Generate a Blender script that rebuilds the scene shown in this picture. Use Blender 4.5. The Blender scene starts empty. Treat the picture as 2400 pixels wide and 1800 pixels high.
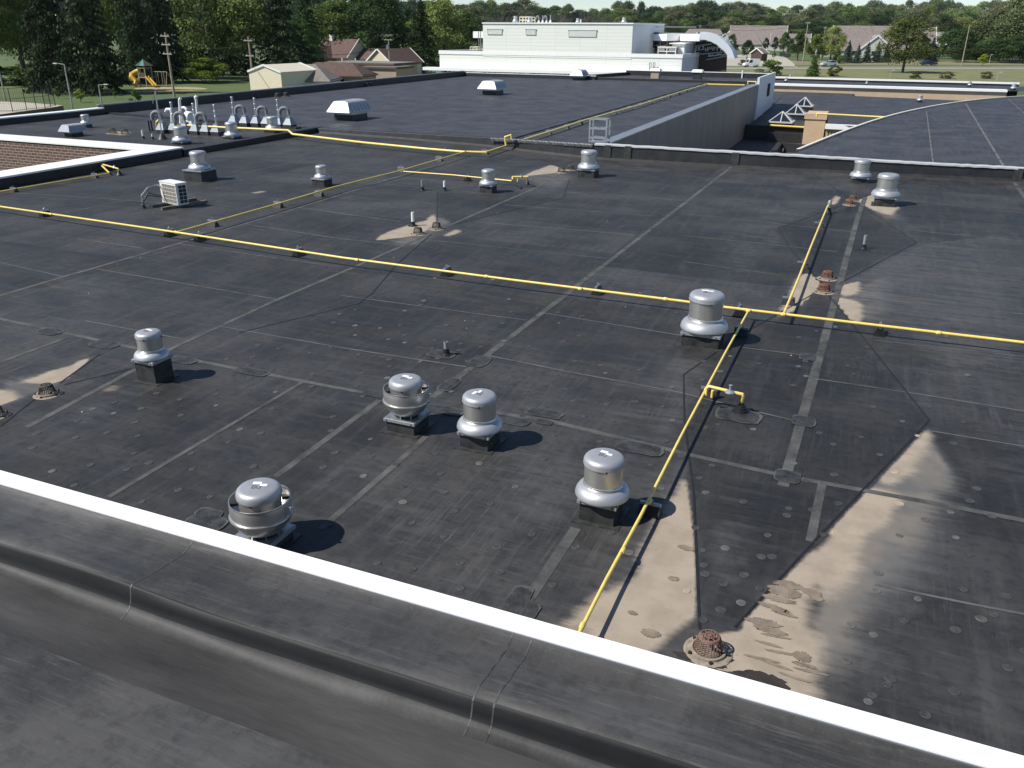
import bpy, math, random
import numpy as np
from mathutils import Vector, Matrix
S = bpy.context.scene
COL = S.collection
# ------------------------------------------------------------------ camera, sky, sun
F = 1941.0; H = 6.0
def _c(x, y): return np.array([x-1200.0, 900.0-y, -F])
_B = _c(2095, 72); _B /= np.linalg.norm(_B)
_A = -_c(-3790, 40); _A -= _A.dot(_B)*_B; _A /= np.linalg.norm(_A)
R = np.array([_A, _B, np.cross(_A, _B)])
cd = bpy.data.cameras.new('camera'); cam = bpy.data.objects.new('camera', cd); COL.objects.link(cam)
cd.sensor_width = 36; cd.lens = F/2400*36; cd.clip_start = .1; cd.clip_end = 6000
M4 = Matrix([list(R[0])+[0], list(R[1])+[0], list(R[2])+[H], [0, 0, 0, 1]])
cam.matrix_world = M4
S.camera = cam
SUN_EL = math.radians(47); SUN_AZ = math.radians(38)   # light travels towards +X +Y
sv = Vector((-math.cos(SUN_AZ)*math.cos(SUN_EL), -math.sin(SUN_AZ)*math.cos(SUN_EL), math.sin(SUN_EL)))
w = bpy.data.worlds.new('World'); S.world = w; w.use_nodes = True
nt = w.node_tree; bg = nt.nodes['Background']
sky = nt.nodes.new('ShaderNodeTexSky'); sky.sky_type = 'NISHITA'; sky.sun_disc = False
sky.sun_elevation = SUN_EL; sky.sun_rotation = math.atan2(sv.x, sv.y); sky.dust_density = .05; sky.altitude = 1800; sky.air_density = 1.0; sky.ozone_density = 2.6
nt.links.new(sky.outputs[0], bg.inputs[0]); bg.inputs[1].default_value = .085
ld = bpy.data.lights.new('sun', 'SUN'); ld.energy = 4.3; ld.angle = math.radians(.5); ld.color = (1, .955, .88)
lo = bpy.data.objects.new('sun', ld); COL.objects.link(lo)
lo.rotation_euler = (-sv).to_track_quat('-Z', 'Y').to_euler()
S.view_settings.view_transform = 'Standard'; S.view_settings.look = 'None'
S.view_settings.exposure = .48; S.view_settings.gamma = 1
S.render.engine = 'CYCLES'

# ------------------------------------------------------------------ measuring helpers (photo pixel -> real point on a level or upright plane)
def U(px, py, z=0.0):
    d = R @ _c(px, py); t = (z-H)/d[2]
    return Vector((d[0]*t, d[1]*t, z))
def V(px, py, Y):
    d = R @ _c(px, py); t = Y/d[1]
    return Vector((d[0]*t, Y, H+d[2]*t))
def depth(p):
    return -(R.T @ np.array([p[0], p[1], p[2]-H]))[2]
def HT(p, py):   # height above z=0 at plan point p that shows at image row py
    k = (900.0-py)/F
    a = R.T @ np.array([p[0], p[1], -H]); b = R[2]
    return (-k*a[2]-a[1])/(b[1]+k*b[2])
G = -4.1
# ------------------------------------------------------------------ materials
MATS = {}
def N(t, typ, **kw):
    n = t.nodes.new(typ)
    for k, v in kw.items():
        if k in n.inputs.keys(): n.inputs[k].default_value = v
        else: setattr(n, k, v)
    return n
def mat(name, col, rough=.6, metal=0.0, var=.12, scale=3.0, bump=0.0, spec=.5, col2=None, stretch=None, objrand=0.0, bscale=None):
    if name in MATS: return MATS[name]
    m = bpy.data.materials.new(name); m.use_nodes = True; t = m.node_tree
    b = t.nodes['Principled BSDF']; b.inputs['Roughness'].default_value = rough; b.inputs['Metallic'].default_value = metal
    b.inputs['Specular IOR Level'].default_value = spec
    tc = N(t, 'ShaderNodeTexCoord'); mp = N(t, 'ShaderNodeMapping')
    if stretch: mp.inputs['Scale'].default_value = stretch
    t.links.new(tc.outputs['Object'], mp.inputs[0])
    nz = N(t, 'ShaderNodeTexNoise', Scale=scale, Detail=6.0, Roughness=.65); t.links.new(mp.outputs[0], nz.inputs['Vector'])
    rp = N(t, 'ShaderNodeValToRGB')
    c2 = col2 or tuple(min(1, c*(1+var*1.6)) for c in col); c1 = tuple(c*(1-var*1.6) for c in col) if not col2 else col
    rp.color_ramp.elements[0].position = .3; rp.color_ramp.elements[1].position = .7
    rp.color_ramp.elements[0].color = (*c1, 1); rp.color_ramp.elements[1].color = (*c2, 1)
    t.links.new(nz.outputs[0], rp.inputs[0]); out = rp.outputs[0]
    if objrand:
        oi = N(t, 'ShaderNodeObjectInfo'); mr = N(t, 'ShaderNodeMapRange'); mr.inputs[3].default_value = 1-objrand; mr.inputs[4].default_value = 1+objrand
        t.links.new(oi.outputs['Random'], mr.inputs[0])
        hs = N(t, 'ShaderNodeHueSaturation'); t.links.new(mr.outputs[0], hs.inputs['Value']); t.links.new(out, hs.inputs['Color'])
        ml = N(t, 'ShaderNodeMapRange'); ml.inputs[3].default_value = .485; ml.inputs[4].default_value = .515
        fr = N(t, 'ShaderNodeMath', operation='FRACT'); mu = N(t, 'ShaderNodeMath', operation='MULTIPLY'); mu.inputs[1].default_value = 7.3
        t.links.new(oi.outputs['Random'], mu.inputs[0]); t.links.new(mu.outputs[0], fr.inputs[0]); t.links.new(fr.outputs[0], ml.inputs[0]); t.links.new(ml.outputs[0], hs.inputs['Hue'])
        out = hs.outputs[0]
    t.links.new(out, b.inputs['Base Color'])
    if bump:
        nb = N(t, 'ShaderNodeTexNoise', Scale=bscale or scale*4, Detail=5.0); t.links.new(mp.outputs[0], nb.inputs['Vector'])
        bp = N(t, 'ShaderNodeBump', Strength=bump, Distance=.02); t.links.new(nb.outputs[0], bp.inputs['Height']); t.links.new(bp.outputs[0], b.inputs['Normal'])
    MATS[name] = m; return m

def membrane(name, base=(.0235, .023, .0228), attr=False, zoom=1.0, ys=1.0):
    """black rubber roof sheet: mottled, streaked, chalky; optional 'soil' attribute (r silt, g pale film, b sheet tone)"""
    m = bpy.data.materials.new(name); m.use_nodes = True; t = m.node_tree; L = t.links
    b = t.nodes['Principled BSDF']; b.inputs['Specular IOR Level'].default_value = .30
    g = N(t, 'ShaderNodeNewGeometry')
    def noise(sc, det, stretch=None, rough=.6):
        mp = N(t, 'ShaderNodeMapping'); mp.inputs['Scale'].default_value = tuple(c*zoom for c in (stretch or (1, 1, 1)))
        L.new(g.outputs['Position'], mp.inputs[0]); n = N(t, 'ShaderNodeTexNoise', Scale=sc, Detail=det, Roughness=rough); L.new(mp.outputs[0], n.inputs['Vector']); return n.outputs[0]
    def ramp(x, a, bb, lo=0.0, hi=1.0):
        r = N(t, 'ShaderNodeMapRange', interpolation_type='SMOOTHSTEP'); r.inputs[1].default_value = a; r.inputs[2].default_value = bb; r.inputs[3].default_value = lo; r.inputs[4].default_value = hi
        if hasattr(x, 'links'): L.new(x, r.inputs[0])
        return r.outputs[0]
    def mix(f, a, c):
        x = N(t, 'ShaderNodeMix', data_type='RGBA'); 
        if isinstance(f, float): x.inputs[0].default_value = f
        else: L.new(f, x.inputs[0])
        for i, s_ in ((6, a), (7, c)):
            if isinstance(s_, tuple): x.inputs[i].default_value = (*s_, 1)
            else: L.new(s_, x.inputs[i])
        return x.outputs[2]
    def math_(op, a, c):
        x = N(t, 'ShaderNodeMath', operation=op)
        for i, s_ in ((0, a), (1, c)):
            if isinstance(s_, (float, int)): x.inputs[i].default_value = s_
            else: L.new(s_, x.inputs[i])
        return x.outputs[0]
    B0 = base; B1 = tuple(c*1.75+.004 for c in base)
    col = mix(ramp(noise(.55, 5), .36, .66), B0, B1)
    col = mix(math_('MULTIPLY', ramp(noise(1.5, 6, (.35, 3.0, 1)), .48, .75), .5), col, tuple(c*2.9 for c in base))     # streaks along X
    col = mix(math_('MULTIPLY', ramp(noise(1.4, 6, (3.2, .3, 1)), .48, .74), .5*ys), col, tuple(c*2.9 for c in base))     # streaks along Y
    col = mix(math_('MULTIPLY', ramp(noise(7, 6), .46, .7), .45), col, tuple(c*.5 for c in base))
    col = mix(math_('MULTIPLY', math_('MULTIPLY', ramp(noise(3.0, 8, (.5, 7.0, 1), .75), .50, .72), ramp(noise(.35, 3), .40, .62)), .75), col, tuple(c*3.2 for c in base))
    col = mix(math_('MULTIPLY', math_('MULTIPLY', ramp(noise(3.0, 8, (8.0, .35, 1), .75), .50, .72), ramp(noise(.3, 3, (1, 1, 2)), .42, .58)), .8*ys), col, tuple(c*3.4 for c in base))
    col = mix(math_('MULTIPLY', ramp(noise(12, 8, (1, 1.6, 1), .8), .54, .70), .35), col, tuple(c*2.4 for c in base))
    col = mix(math_('MULTIPLY', ramp(noise(38, 4), .60, .72), .28), col, (.11, .11, .11))
    col = mix(math_('MULTIPLY', ramp(noise(2.6, 8, None, .75), .60, .76), .4), col, (.10, .098, .09))
    rough = ramp(noise(1.1, 5), .3, .7, .5, .72)
    if attr:
        a = N(t, 'ShaderNodeAttribute', attribute_name='soil'); sp = N(t, 'ShaderNodeSeparateColor'); L.new(a.outputs['Color'], sp.inputs[0])
        tone = N(t, 'ShaderNodeMapRange'); tone.inputs[3].default_value = .50; tone.inputs[4].default_value = 1.45; L.new(sp.outputs[2], tone.inputs[0])
        hs = N(t, 'ShaderNodeHueSaturation'); L.new(tone.outputs[0], hs.inputs['Value']); L.new(col, hs.inputs['Color']); col = hs.outputs[0]
        nf = math_('ADD', math_('MULTIPLY', noise(1.9, 8, (.3, 2.6, 1), .7), .6), math_('MULTIPLY', noise(3.4, 8, None, .75), .4))
        film = ramp(math_('ADD', sp.outputs[1], math_('MULTIPLY', math_('SUBTRACT', nf, .5), 2.6)), .0, .95)
        film = math_('MULTIPLY', film, ramp(sp.outputs[1], .02, .15))
        filmc = mix(ramp(sp.outputs[1], .3, .95), (.085, .085, .086), mix(ramp(noise(.8, 3), .4, .6), (.13, .127, .12), (.195, .173, .147)))
        col = mix(math_('MULTIPLY', film, .85), col, filmc)
        silt = ramp(math_('ADD', sp.outputs[0], math_('MULTIPLY', math_('SUBTRACT', nf, .5), 1.25)), .05, .62)
        silt = math_('MULTIPLY', silt, ramp(sp.outputs[0], .02, .2))
        sc = mix(ramp(noise(2.2, 6), .35, .7), (.345, .288, .225), (.275, .23, .178))
        sc = mix(math_('MULTIPLY', ramp(noise(.9, 9, (.35, 1.5, 1), .7), .60, .64), .55), sc, (.17, .135, .10))
        sc = mix(math_('MULTIPLY', ramp(noise(26, 4), .62, .7), .35), sc, (.12, .10, .085))
        col = mix(silt, col, sc)
        r2 = N(t, 'ShaderNodeMix', data_type='FLOAT'); L.new(silt, r2.inputs[0]); L.new(rough, r2.inputs[2]); r2.inputs[3].default_value = .95; rough = r2.outputs[0]
    L.new(col, b.inputs['Base Color']); L.new(rough, b.inputs['Roughness'])
    bp = N(t, 'ShaderNodeBump', Strength=.35, Distance=.012)
    hh = math_('ADD', math_('MULTIPLY', noise(2.0, 4, (.5, 2.2, 1)), 1.0), math_('MULTIPLY', noise(45, 3), .10)); L.new(hh, bp.inputs['Height']); L.new(bp.outputs[0], b.inputs['Normal'])
    MATS[name] = m; return m

EPDM = membrane('roof membrane', attr=True)
EPDM2 = membrane('roof membrane plain', base=(.030, .031, .035))
EPDMN = membrane('roof membrane near', base=(.035, .0345, .034), zoom=2.2, ys=.15)
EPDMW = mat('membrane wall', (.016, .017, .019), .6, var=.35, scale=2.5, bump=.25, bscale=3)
SEAM = mat('lap tape and lit floor', (.066, .066, .062), .75, var=.38, scale=2.5, bump=.15)
SEAMT = mat('narrow lap', (.088, .088, .091), .75, var=.35, scale=1.5)
SEAMD = mat('dark lap edge', (.011, .011, .012), .6, var=.25, scale=3)
PATCH = mat('cover patch', (.033, .033, .031), .55, var=.45, scale=6, bump=.4)
SILTM = mat('silt deposit', (.34, .28, .22), .95, var=.2, scale=5)
WET = mat('wet silt', (.045, .036, .028), .25, var=.2, scale=4)
ALU = mat('spun aluminium', (.47, .48, .50), .47, .6, var=.05, scale=2.2, bump=.03, bscale=40, stretch=(1, 1, .15))
ALUB = mat('brushed aluminium', (.56, .55, .53), .33, .8, var=.10, scale=2.5, stretch=(1, 1, .1))
ALUC = mat('coated aluminium', (.39, .40, .42), .46, .45, var=.06, scale=5)
GALV = mat('galvanised steel', (.42, .44, .46), .42, .8, var=.18, scale=9)
GALVL = mat('pale sheet metal', (.38, .40, .42), .4, .55, var=.08, scale=3)
DUCT = mat('painted duct sheet', (.25, .28, .31), .5, .25, var=.08, scale=3)
DARK = mat('dark gap', (.012, .012, .013), .7, var=.1)
PALE = mat('dull pale coping metal', (.50, .50, .50), .5, var=.08, scale=1.5)
WHITE = mat('white coping metal', (.86, .86, .84), .4, var=.025, scale=1.5)
GREYM = mat('grey coping metal', (.33, .34, .36), .38, .6, var=.06, scale=1.5)
YEL = mat('yellow pipe paint', (.80, .60, .15), .38, var=.08, scale=6)
RUBBER = mat('black rubber', (.012, .012, .013), .5, var=.3, scale=8)
RUST = mat('rusty cast iron', (.17, .075, .045), .85, var=.45, scale=25, bump=.5)
RUSTD = mat('grimy cast iron', (.075, .062, .052), .8, var=.4, scale=25, bump=.4)
PVC = mat('white plastic pipe', (.78, .78, .76), .45, var=.04)
STICK = mat('white sticker', (.85, .85, .85), .5, var=.03)
INK = mat('label ink', (.12, .12, .13), .5, var=.05)
FLEX = mat('grey flexible duct', (.20, .205, .215), .6, var=.2, scale=10, bump=.3)
WOODP = mat('weathered wood', (.30, .255, .19), .8, var=.25, scale=8, stretch=(1, 1, .12))
SLEEP = mat('weathered sleeper', (.14, .125, .095), .85, var=.3, scale=6)
ACW = mat('cream casing', (.74, .73, .68), .45, var=.04)
BEIGE = mat('beige wall', (.50, .375, .25), .85, var=.06, scale=1.2)
BEIGE2 = mat('tan wall', (.36, .29, .215), .85, var=.06, scale=1.2)
GLASS = mat('dark glass', (.015, .02, .028), .08, var=.1, spec=.8)
CONC = mat('concrete', (.40, .36, .29), .85, var=.10, scale=.35)
ASPH = mat('road', (.36, .335, .28), .85, var=.10, scale=.3)
BLACKM = mat('black metal', (.015, .015, .016), .5, var=.1)

# ------------------------------------------------------------------ mesh builder
class MB:
    def __init__(s): s.v = []; s.f = []; s.m = []; s.mats = []
    def mi(s, m):
        if m not in s.mats: s.mats.append(m)
        return s.mats.index(m)
    def face(s, pts, m):
        n = len(s.v); s.v += [tuple(p) for p in pts]; s.f.append(tuple(range(n, n+len(pts)))); s.m.append(s.mi(m))
    def add(s, vs, fs, m):
        n = len(s.v); s.v += [tuple(p) for p in vs]; k = s.mi(m)
        for f in fs: s.f.append(tuple(i+n for i in f)); s.m.append(k)
    def box(s, c, d, m, rz=0.0, taper=1.0, rx=0.0):
        x, y, z = d[0]/2, d[1]/2, d[2]/2; vs = []
        M = Matrix.Rotation(rz, 3, 'Z') @ Matrix.Rotation(rx, 3, 'X')
        for sz in (-1, 1):
            k = 1 if sz < 0 else taper
            for sx, sy in ((-1, -1), (1, -1), (1, 1), (-1, 1)): vs.append(Vector(c)+M @ Vector((sx*x*k, sy*y*k, sz*z)))
        s.add(vs, [(3, 2, 1, 0), (4, 5, 6, 7), (0, 1, 5, 4), (1, 2, 6, 5), (2, 3, 7, 6), (3, 0, 4, 7)], m)
    def bar(s, a, b, wd, h, m):
        a = Vector(a); b = Vector(b); d = b-a; L_ = d.length; c = (a+b)/2
        q = d.to_track_quat('X', 'Z').to_matrix(); vs = []
        for sx in (-1, 1):
            for sy, sz in ((-1, -1), (1, -1), (1, 1), (-1, 1)): vs.append(c+q @ Vector((sx*L_/2, sy*wd/2, sz*h/2)))
        s.add(vs, [(0, 1, 2, 3), (7, 6, 5, 4), (0, 4, 5, 1), (1, 5, 6, 2), (2, 6, 7, 3), (3, 7, 4, 0)], m)
    def tube(s, path, r, m, n=10, caps=True):
        P_ = [Vector(p) for p in path]; rings = []
        rr = r if isinstance(r, (list, tuple)) else [r]*len(P_)
        up = None
        for i, p in enumerate(P_):
            if i == 0: d = P_[1]-p
            elif i == len(P_)-1: d = p-P_[-2]
            else: d = (P_[i+1]-p).normalized()+(p-P_[i-1]).normalized()
            d.normalize()
            if up is None: up = Vector((0, 0, 1)) if abs(d.z) < .9 else Vector((0, 1, 0))
            e1 = up-d*up.dot(d)
            if e1.length < 1e-4: e1 = Vector((1, 0, 0))-d*d.x
            e1.normalize(); up = e1; e2 = d.cross(e1)
            k = 1.0
            if 0 < i < len(P_)-1:
                c_ = max(.5, (P_[i+1]-p).normalized().dot(d)); k = 1/c_
            rings.append([p+(e1*math.cos(a)+e2*math.sin(a))*rr[i]*(k if k < 1.3 else 1.15) for a in [2*math.pi*j/n for j in range(n)]])
        vs = [q for r_ in rings for q in r_]; fs = []
        for i in range(len(P_)-1):
            for j in range(n):
                a = i*n+j; b = i*n+(j+1) % n; fs.append((a, b, b+n, a+n))
        if caps: fs.append(tuple(range(n-1, -1, -1))); fs.append(tuple(range((len(P_)-1)*n, len(P_)*n)))
        s.add(vs, fs, m)
    def lathe(s, prof, c, m, n=40, ph=0.0):
        c = Vector(c); vs = []; fs = []; k = len(prof)
        for j in range(n):
            a = 2*math.pi*j/n+ph
            for r, z in prof: vs.append(c+Vector((max(r, .0001)*math.cos(a), max(r, .0001)*math.sin(a), z)))
        for j in range(n):
            for i in range(k-1):
                a = j*k+i; b = ((j+1) % n)*k+i; fs.append((a, b, b+1, a+1))
        s.add(vs, fs, m)
    def prism(s, poly, z0, z1, m, mtop=None):
        n = len(poly)
        s.face([(p[0], p[1], z1) for p in poly], mtop or m); s.face([(p[0], p[1], z0) for p in reversed(poly)], m)
        for i in range(n):
            a = poly[i]; b = poly[(i+1) % n]; s.face([(a[0], a[1], z0), (b[0], b[1], z0), (b[0], b[1], z1), (a[0], a[1], z1)], m)
    def build(s, name, parent=None, smooth=True, origin=None, angle=32, **tags):
        me = bpy.data.meshes.new(name); o_ = Vector(origin) if origin is not None else Vector((0, 0, 0))
        vs = [tuple(Vector(v)-o_) for v in s.v]
        me.from_pydata(vs, [], s.f)
        for m in s.mats: me.materials.append(m)
        me.polygons.foreach_set('material_index', s.m)
        if smooth:
            me.polygons.foreach_set('use_smooth', [True]*len(s.f)); me.set_sharp_from_angle(angle=math.radians(angle))
        me.update()
        o = bpy.data.objects.new(name, me); COL.objects.link(o); o.location = o_
        if parent: o.parent = parent
        tag(o, **tags); return o
def tag(o, label=None, cat=None, group=None, kind=None):
    if label: o['label'] = label
    if cat: o['category'] = cat
    if group: o['group'] = group
    if kind: o['kind'] = kind
    return o
def empty(name, loc, label=None, cat=None, group=None, rz=0.0, scale=1.0):
    o = bpy.data.objects.new(name, None); COL.objects.link(o); o.location = loc; o.rotation_euler = (0, 0, rz); o.scale = (scale,)*3
    o.empty_display_size = .2
    return tag(o, label, cat, group)
def copy_tree(o, parent=None):
    c = o.copy(); COL.objects.link(c)
    if parent is not None: c.parent = parent
    for ch in list(o.children): copy_tree(ch, c)
    return c
def XY(v): return (v[0], v[1])
# ------------------------------------------------------------------ GROUND, roads
mb = MB()
GRASS = mat('mown grass', (.050, .088, .020), .9, var=.25, scale=.06, col2=(.095, .125, .035))
hx0, hx1, hy0, hy1 = -13.7, 20.0, 42.6, 139.0
E_ = 3000
for a in (((-E_, -300), (E_, -300), (E_, hy0), (-E_, hy0)), ((-E_, hy1), (E_, hy1), (E_, 4000), (-E_, 4000)), ((-E_, hy0), (hx0, hy0), (hx0, hy1), (-E_, hy1)), ((hx1, hy0), (E_, hy0), (E_, hy1), (hx1, hy1))):
    mb.face([(p[0], p[1], G) for p in a], GRASS)
mb.build('ground', kind='structure', smooth=False)
def strip(name, pts, wd, m, dz=.01, **k):
    mb = MB(); P_ = [Vector((p[0], p[1], 0)) for p in pts]; L_ = []; R_ = []
    for i, p in enumerate(P_):
        d = (P_[min(i+1, len(P_)-1)]-P_[max(i-1, 0)]).normalized(); n = Vector((-d.y, d.x, 0)); L_.append(p+n*wd/2); R_.append(p-n*wd/2)
    for i in range(len(P_)-1): mb.face([(*R_[i].xy, G+dz), (*R_[i+1].xy, G+dz), (*L_[i+1].xy, G+dz), (*L_[i].xy, G+dz)], m)
    return mb.build(name, smooth=False, kind='structure', **k)
ra = U(1650, 160, G); rb = U(2400, 160, G); rd = (rb-ra).normalized()
strip('road', [ra-rd*60, rb+rd*200], 7.5, ASPH, .008)
rn = Vector((-rd.y, rd.x, 0))
MARK = mat('pale kerb', (.5, .47, .40), .8, var=.08)
mb = MB()
for s_ in (-1, 1):
    a = ra-rd*60+rn*s_*4.0; b = rb+rd*200+rn*s_*4.0
    mb.bar((a.x, a.y, G+.05), (b.x, b.y, G+.05), .3, .12, MARK)
mb.build('kerb', kind='structure')
strip('sidewalk', [ra-rd*60+rn*13, rb+rd*200+rn*13], 1.8, CONC, .02)
# side street and drive by the houses
sd = [U(1780, 158, G), U(1800, 140, G), U(1790, 120, G)]
mb = MB(); mb.face([U(*p, G+.014) for p in ((1700, 154), (1865, 156), (1858, 146), (1842, 135), (1790, 126), (1735, 128), (1700, 132))], CONC)
mb.build('side_street', kind='structure', smooth=False)
# dry verge
OLV = mat('olive lawn', (.115, .13, .045), .95, scale=.12, col2=(.20, .19, .085))
mb = MB(); mb.face([U(*p, G+.003) for p in ((1640, 200), (2700, 215), (2600, 163), (1640, 157))], OLV); mb.build('lawn', kind='structure', smooth=False)
DRY = mat('dry verge', (.20, .17, .09), .95, var=.2, scale=.2)
mb = MB(); mb.face([U(*p, G+.006) for p in ((1860, 152), (2400, 152), (2400, 145), (1850, 142))], DRY); mb.build('verge', kind='structure', smooth=False)
# pale plaza behind a low wall, far left
mb = MB(); mb.face([U(*p, G+.8) for p in ((-500, 330), (0, 268), (120, 252), (148, 247), (60, 240), (0, 238), (-500, 215))], CONC)
w_ = [U(-500, 330, G+.8), U(0, 268, G+.8), U(120, 252, G+.8), U(148, 247, G+.8)]
BRN = mat('brown block', (.17, .11, .07), .85, var=.1)
for a, b in zip(w_[:-1], w_[1:]): mb.face([(a.x, a.y, G-.3), (b.x, b.y, G-.3), (b.x, b.y, G+.8), (a.x, a.y, G+.8)], BRN)
mb.build('plaza', kind='structure', smooth=False)

# ------------------------------------------------------------------ SCHOOL BUILDING
bld = empty('school_building', (0, 0, G), 'sprawling flat roofed school building with black membrane roofs at several levels', 'building')
BO = Vector((0, 0, G))
def part(mb, name, label=None, smooth=False, angle=30):
    o = mb.build(name, parent=bld, smooth=smooth, origin=BO, angle=angle); o.location = (0, 0, 0)
    if label: o['label'] = label
    return o
# --- soil masks on main roof (plan polygons taken from the photo, each edge with its own softness)
def smooth(x): x = np.clip(x, 0, 1); return x*x*(3-2*x)
def cmask(X, Y, pts, soft, amp=1.0):
    P_ = [U(*p) for p in pts]; n = len(P_); xs_ = [p.x for p in P_]; ys_ = [p.y for p in P_]
    sel = (X > min(xs_)) & (X < max(xs_)) & (Y > min(ys_)) & (Y < max(ys_)); out = np.zeros_like(X)
    x = X[sel]; y = Y[sel]; ins = np.zeros(x.shape, bool); m = np.ones_like(x)
    for i in range(n):
        a, b = P_[i], P_[(i+1) % n]; c_ = ((a.y > y) != (b.y > y)) & (x < (b.x-a.x)*(y-a.y)/((b.y-a.y) or 1e-9)+a.x); ins ^= c_
        dx, dy = b.x-a.x, b.y-a.y; t_ = np.clip(((x-a.x)*dx+(y-a.y)*dy)/(dx*dx+dy*dy), 0, 1); d = np.hypot(x-a.x-t_*dx, y-a.y-t_*dy); m = m*smooth(d/max(.11, soft[i]))
    out[sel] = m*ins*amp; return out
SILT = [
 ([(1613, 1095), (1636, 1290), (1640, 1475), (1480, 1600), (1180, 1520), (1440, 1330), (1540, 1150)], [.05, .05, .4, .3, .5, .55, .35], 1.0),
 ([(1722, 1470), (1925, 1255), (1985, 1300), (1980, 1450), (2010, 1640), (2020, 1760), (1640, 1620), (1640, 1480)], [.05, .4, .75, .8, .7, .3, .3, .2], 1.25),
 ([(1925, 1255), (2045, 1130), (2160, 1150), (2080, 1290), (2020, 1450), (1870, 1450), (1850, 1330)], [.05, .4, .5, .7, .7, .6, .3], 1.1),
 ([(2040, 1137), (2178, 988), (2230, 1030), (2170, 1140), (2080, 1170)], [.06, .4, .6, .5, .4], .9),
 ([(1600, 1510), (1800, 1500), (1860, 1680), (1640, 1610)], [.3, .5, .5, .3], .95),
 ([(1858, 645), (1895, 636), (1928, 668), (1910, 688), (1838, 748), (1800, 752)], [.3, .1, .2, .1, .4, .5], 1.4),
 ([(1955, 685), (1975, 668), (2030, 650), (2030, 695), (1965, 705)], [.1, .1, .5, .6, .3], 1.3),
 ([(1945, 692), (2010, 772), (2040, 755), (2035, 705), (1985, 695)], [.1, .4, .5, .5, .3], 1.35),
 ([(985, 515), (1023, 492), (1023, 530), (985, 552), (868, 566), (890, 545)], [.5, .08, .3, .1, .4, .5], 1.35),
 ([(1025, 555), (1070, 532), (1095, 545), (1045, 560)], [.3, .3, .5, .4], 1.1),
 ([(990, 570), (1015, 560), (1022, 566), (1000, 577)], [.3, .4, .4, .4], .6),
 ([(1290, 383), (1328, 398), (1310, 405), (1218, 415), (1255, 396)], [.3, .1, .2, .3, .6], 1.3),
 ([(1332, 410), (1352, 404), (1362, 420), (1330, 428)], [.1, .8, .8, .5], .8),
 ([(2005, 470), (2050, 452), (2125, 485), (2095, 512), (2050, 495)], [.2, .5, .6, .3, .1], 1.3),
 ([(1955, 452), (1975, 462), (1965, 478), (1940, 488), (1935, 470)], [.2, .2, .2, .4, .5], 1.1),
 ([(60, 880), (145, 855), (232, 826), (160, 890), (110, 905), (-10, 900)], [.4, .3, .1, .06, .3, .5], 1.3),
 ([(-40, 905), (60, 905), (75, 928), (-40, 965)], [.4, .5, .08, .1], 1.1),
 ([(190, 920), (300, 885), (330, 900), (230, 950)], [.3, .5, .5, .6], .5),
 ([(-30, 1010), (20, 1000), (60, 990), (10, 1040)], [.3, .3, .3, .3], .6),
 ([(578, 450), (630, 444), (640, 450), (585, 457)], [.4, .4, .4, .4], .6),
 ([(1300, 1250), (1290, 1370), (1200, 1440), (1180, 1400)], [.3, .3, .3, .3], .0),
 ([(1655, 982), (1700, 978), (1690, 990), (1620, 1040), (1610, 1010)], [.2, .2, .2, .4, .3], .45),
]
FILM = [
 ([(1640, 1200), (1900, 1180), (1722, 1470), (1645, 1480)], [1.0, 1.2, .3, .3], .85),
 ([(1925, 1255), (2178, 990), (2330, 1200), (2250, 1500), (2060, 1760), (1800, 1650)], [.08, .4, 1.4, 1.5, 1.0, .4], 1.3),
 ([(1613, 1000), (1625, 1200), (1640, 1475), (1300, 1520), (1280, 1380), (1500, 1050)], [.2, .2, .3, .3, 1.2, 1.0], .62),
 ([(1040, 1085), (1350, 1000), (1500, 1100), (1360, 1280), (1100, 1280)], [1, 1.2, 1, 1, 1.2], .42),
 ([(1850, 600), (1900, 640), (1930, 675), (1830, 750), (1760, 770), (1800, 680)], [.8, .3, .3, .4, 1, 1], .8),
 ([(1950, 690), (2150, 600), (2220, 720), (2110, 860), (2020, 780)], [.3, 1.5, 1.5, 1.5, .4], .62),
 ([(1600, 820), (1745, 790), (1600, 880), (1560, 860)], [.6, .3, .15, .8], .6),
 ([(1500, 830), (1740, 760), (1720, 900), (1560, 1100), (1400, 1150)], [1.5, 1, .5, 1, 1], .40),
 ([(780, 1000), (1090, 1050), (1000, 1130), (820, 1180)], [1, .5, 1, 1], .45),
 ([(60, 990), (330, 880), (430, 905), (330, 950), (100, 1100)], [.8, .5, .5, 1, 1], .55),
 ([(-20, 870), (240, 820), (160, 900), (-20, 980)], [1, .2, .3, .3], .65),
 ([(900, 545), (1025, 490), (1080, 530), (1000, 590), (860, 575)], [1, .3, .8, .8, 1], .7),
 ([(1160, 415), (1300, 375), (1380, 420), (1320, 460), (1200, 425)], [1, 1, 1, 1, .5], .6),
 ([(2000, 470), (2060, 440), (2150, 500), (2150, 560), (2080, 520)], [.4, 1, 1, 1, .2], .7),
 ([(0, 560), (250, 600), (400, 700), (200, 760), (0, 700)], [2, 2, 2, 2, 2], .35),
 ([(1400, 880), (1600, 880), (1600, 1000), (1300, 1050)], [1.5, .8, .8, 1.5], .35),
 ([(1972, 662), (2148, 572), (2420, 540), (2600, 900), (2182, 985), (2012, 772)], [.12, .15, 2, 2, 1.5, .12], .40), ([(2182, 985), (2600, 950), (2600, 1500), (2250, 1300)], [.5, 2, 2, 2], .36), ([(1980, 470), (1800, 470), (1640, 520), (1560, 700), (1740, 690), (1850, 580), (1822, 535)], [.15, 1.5, 2, 1.5, 1, .3, .2], .28),
]
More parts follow.
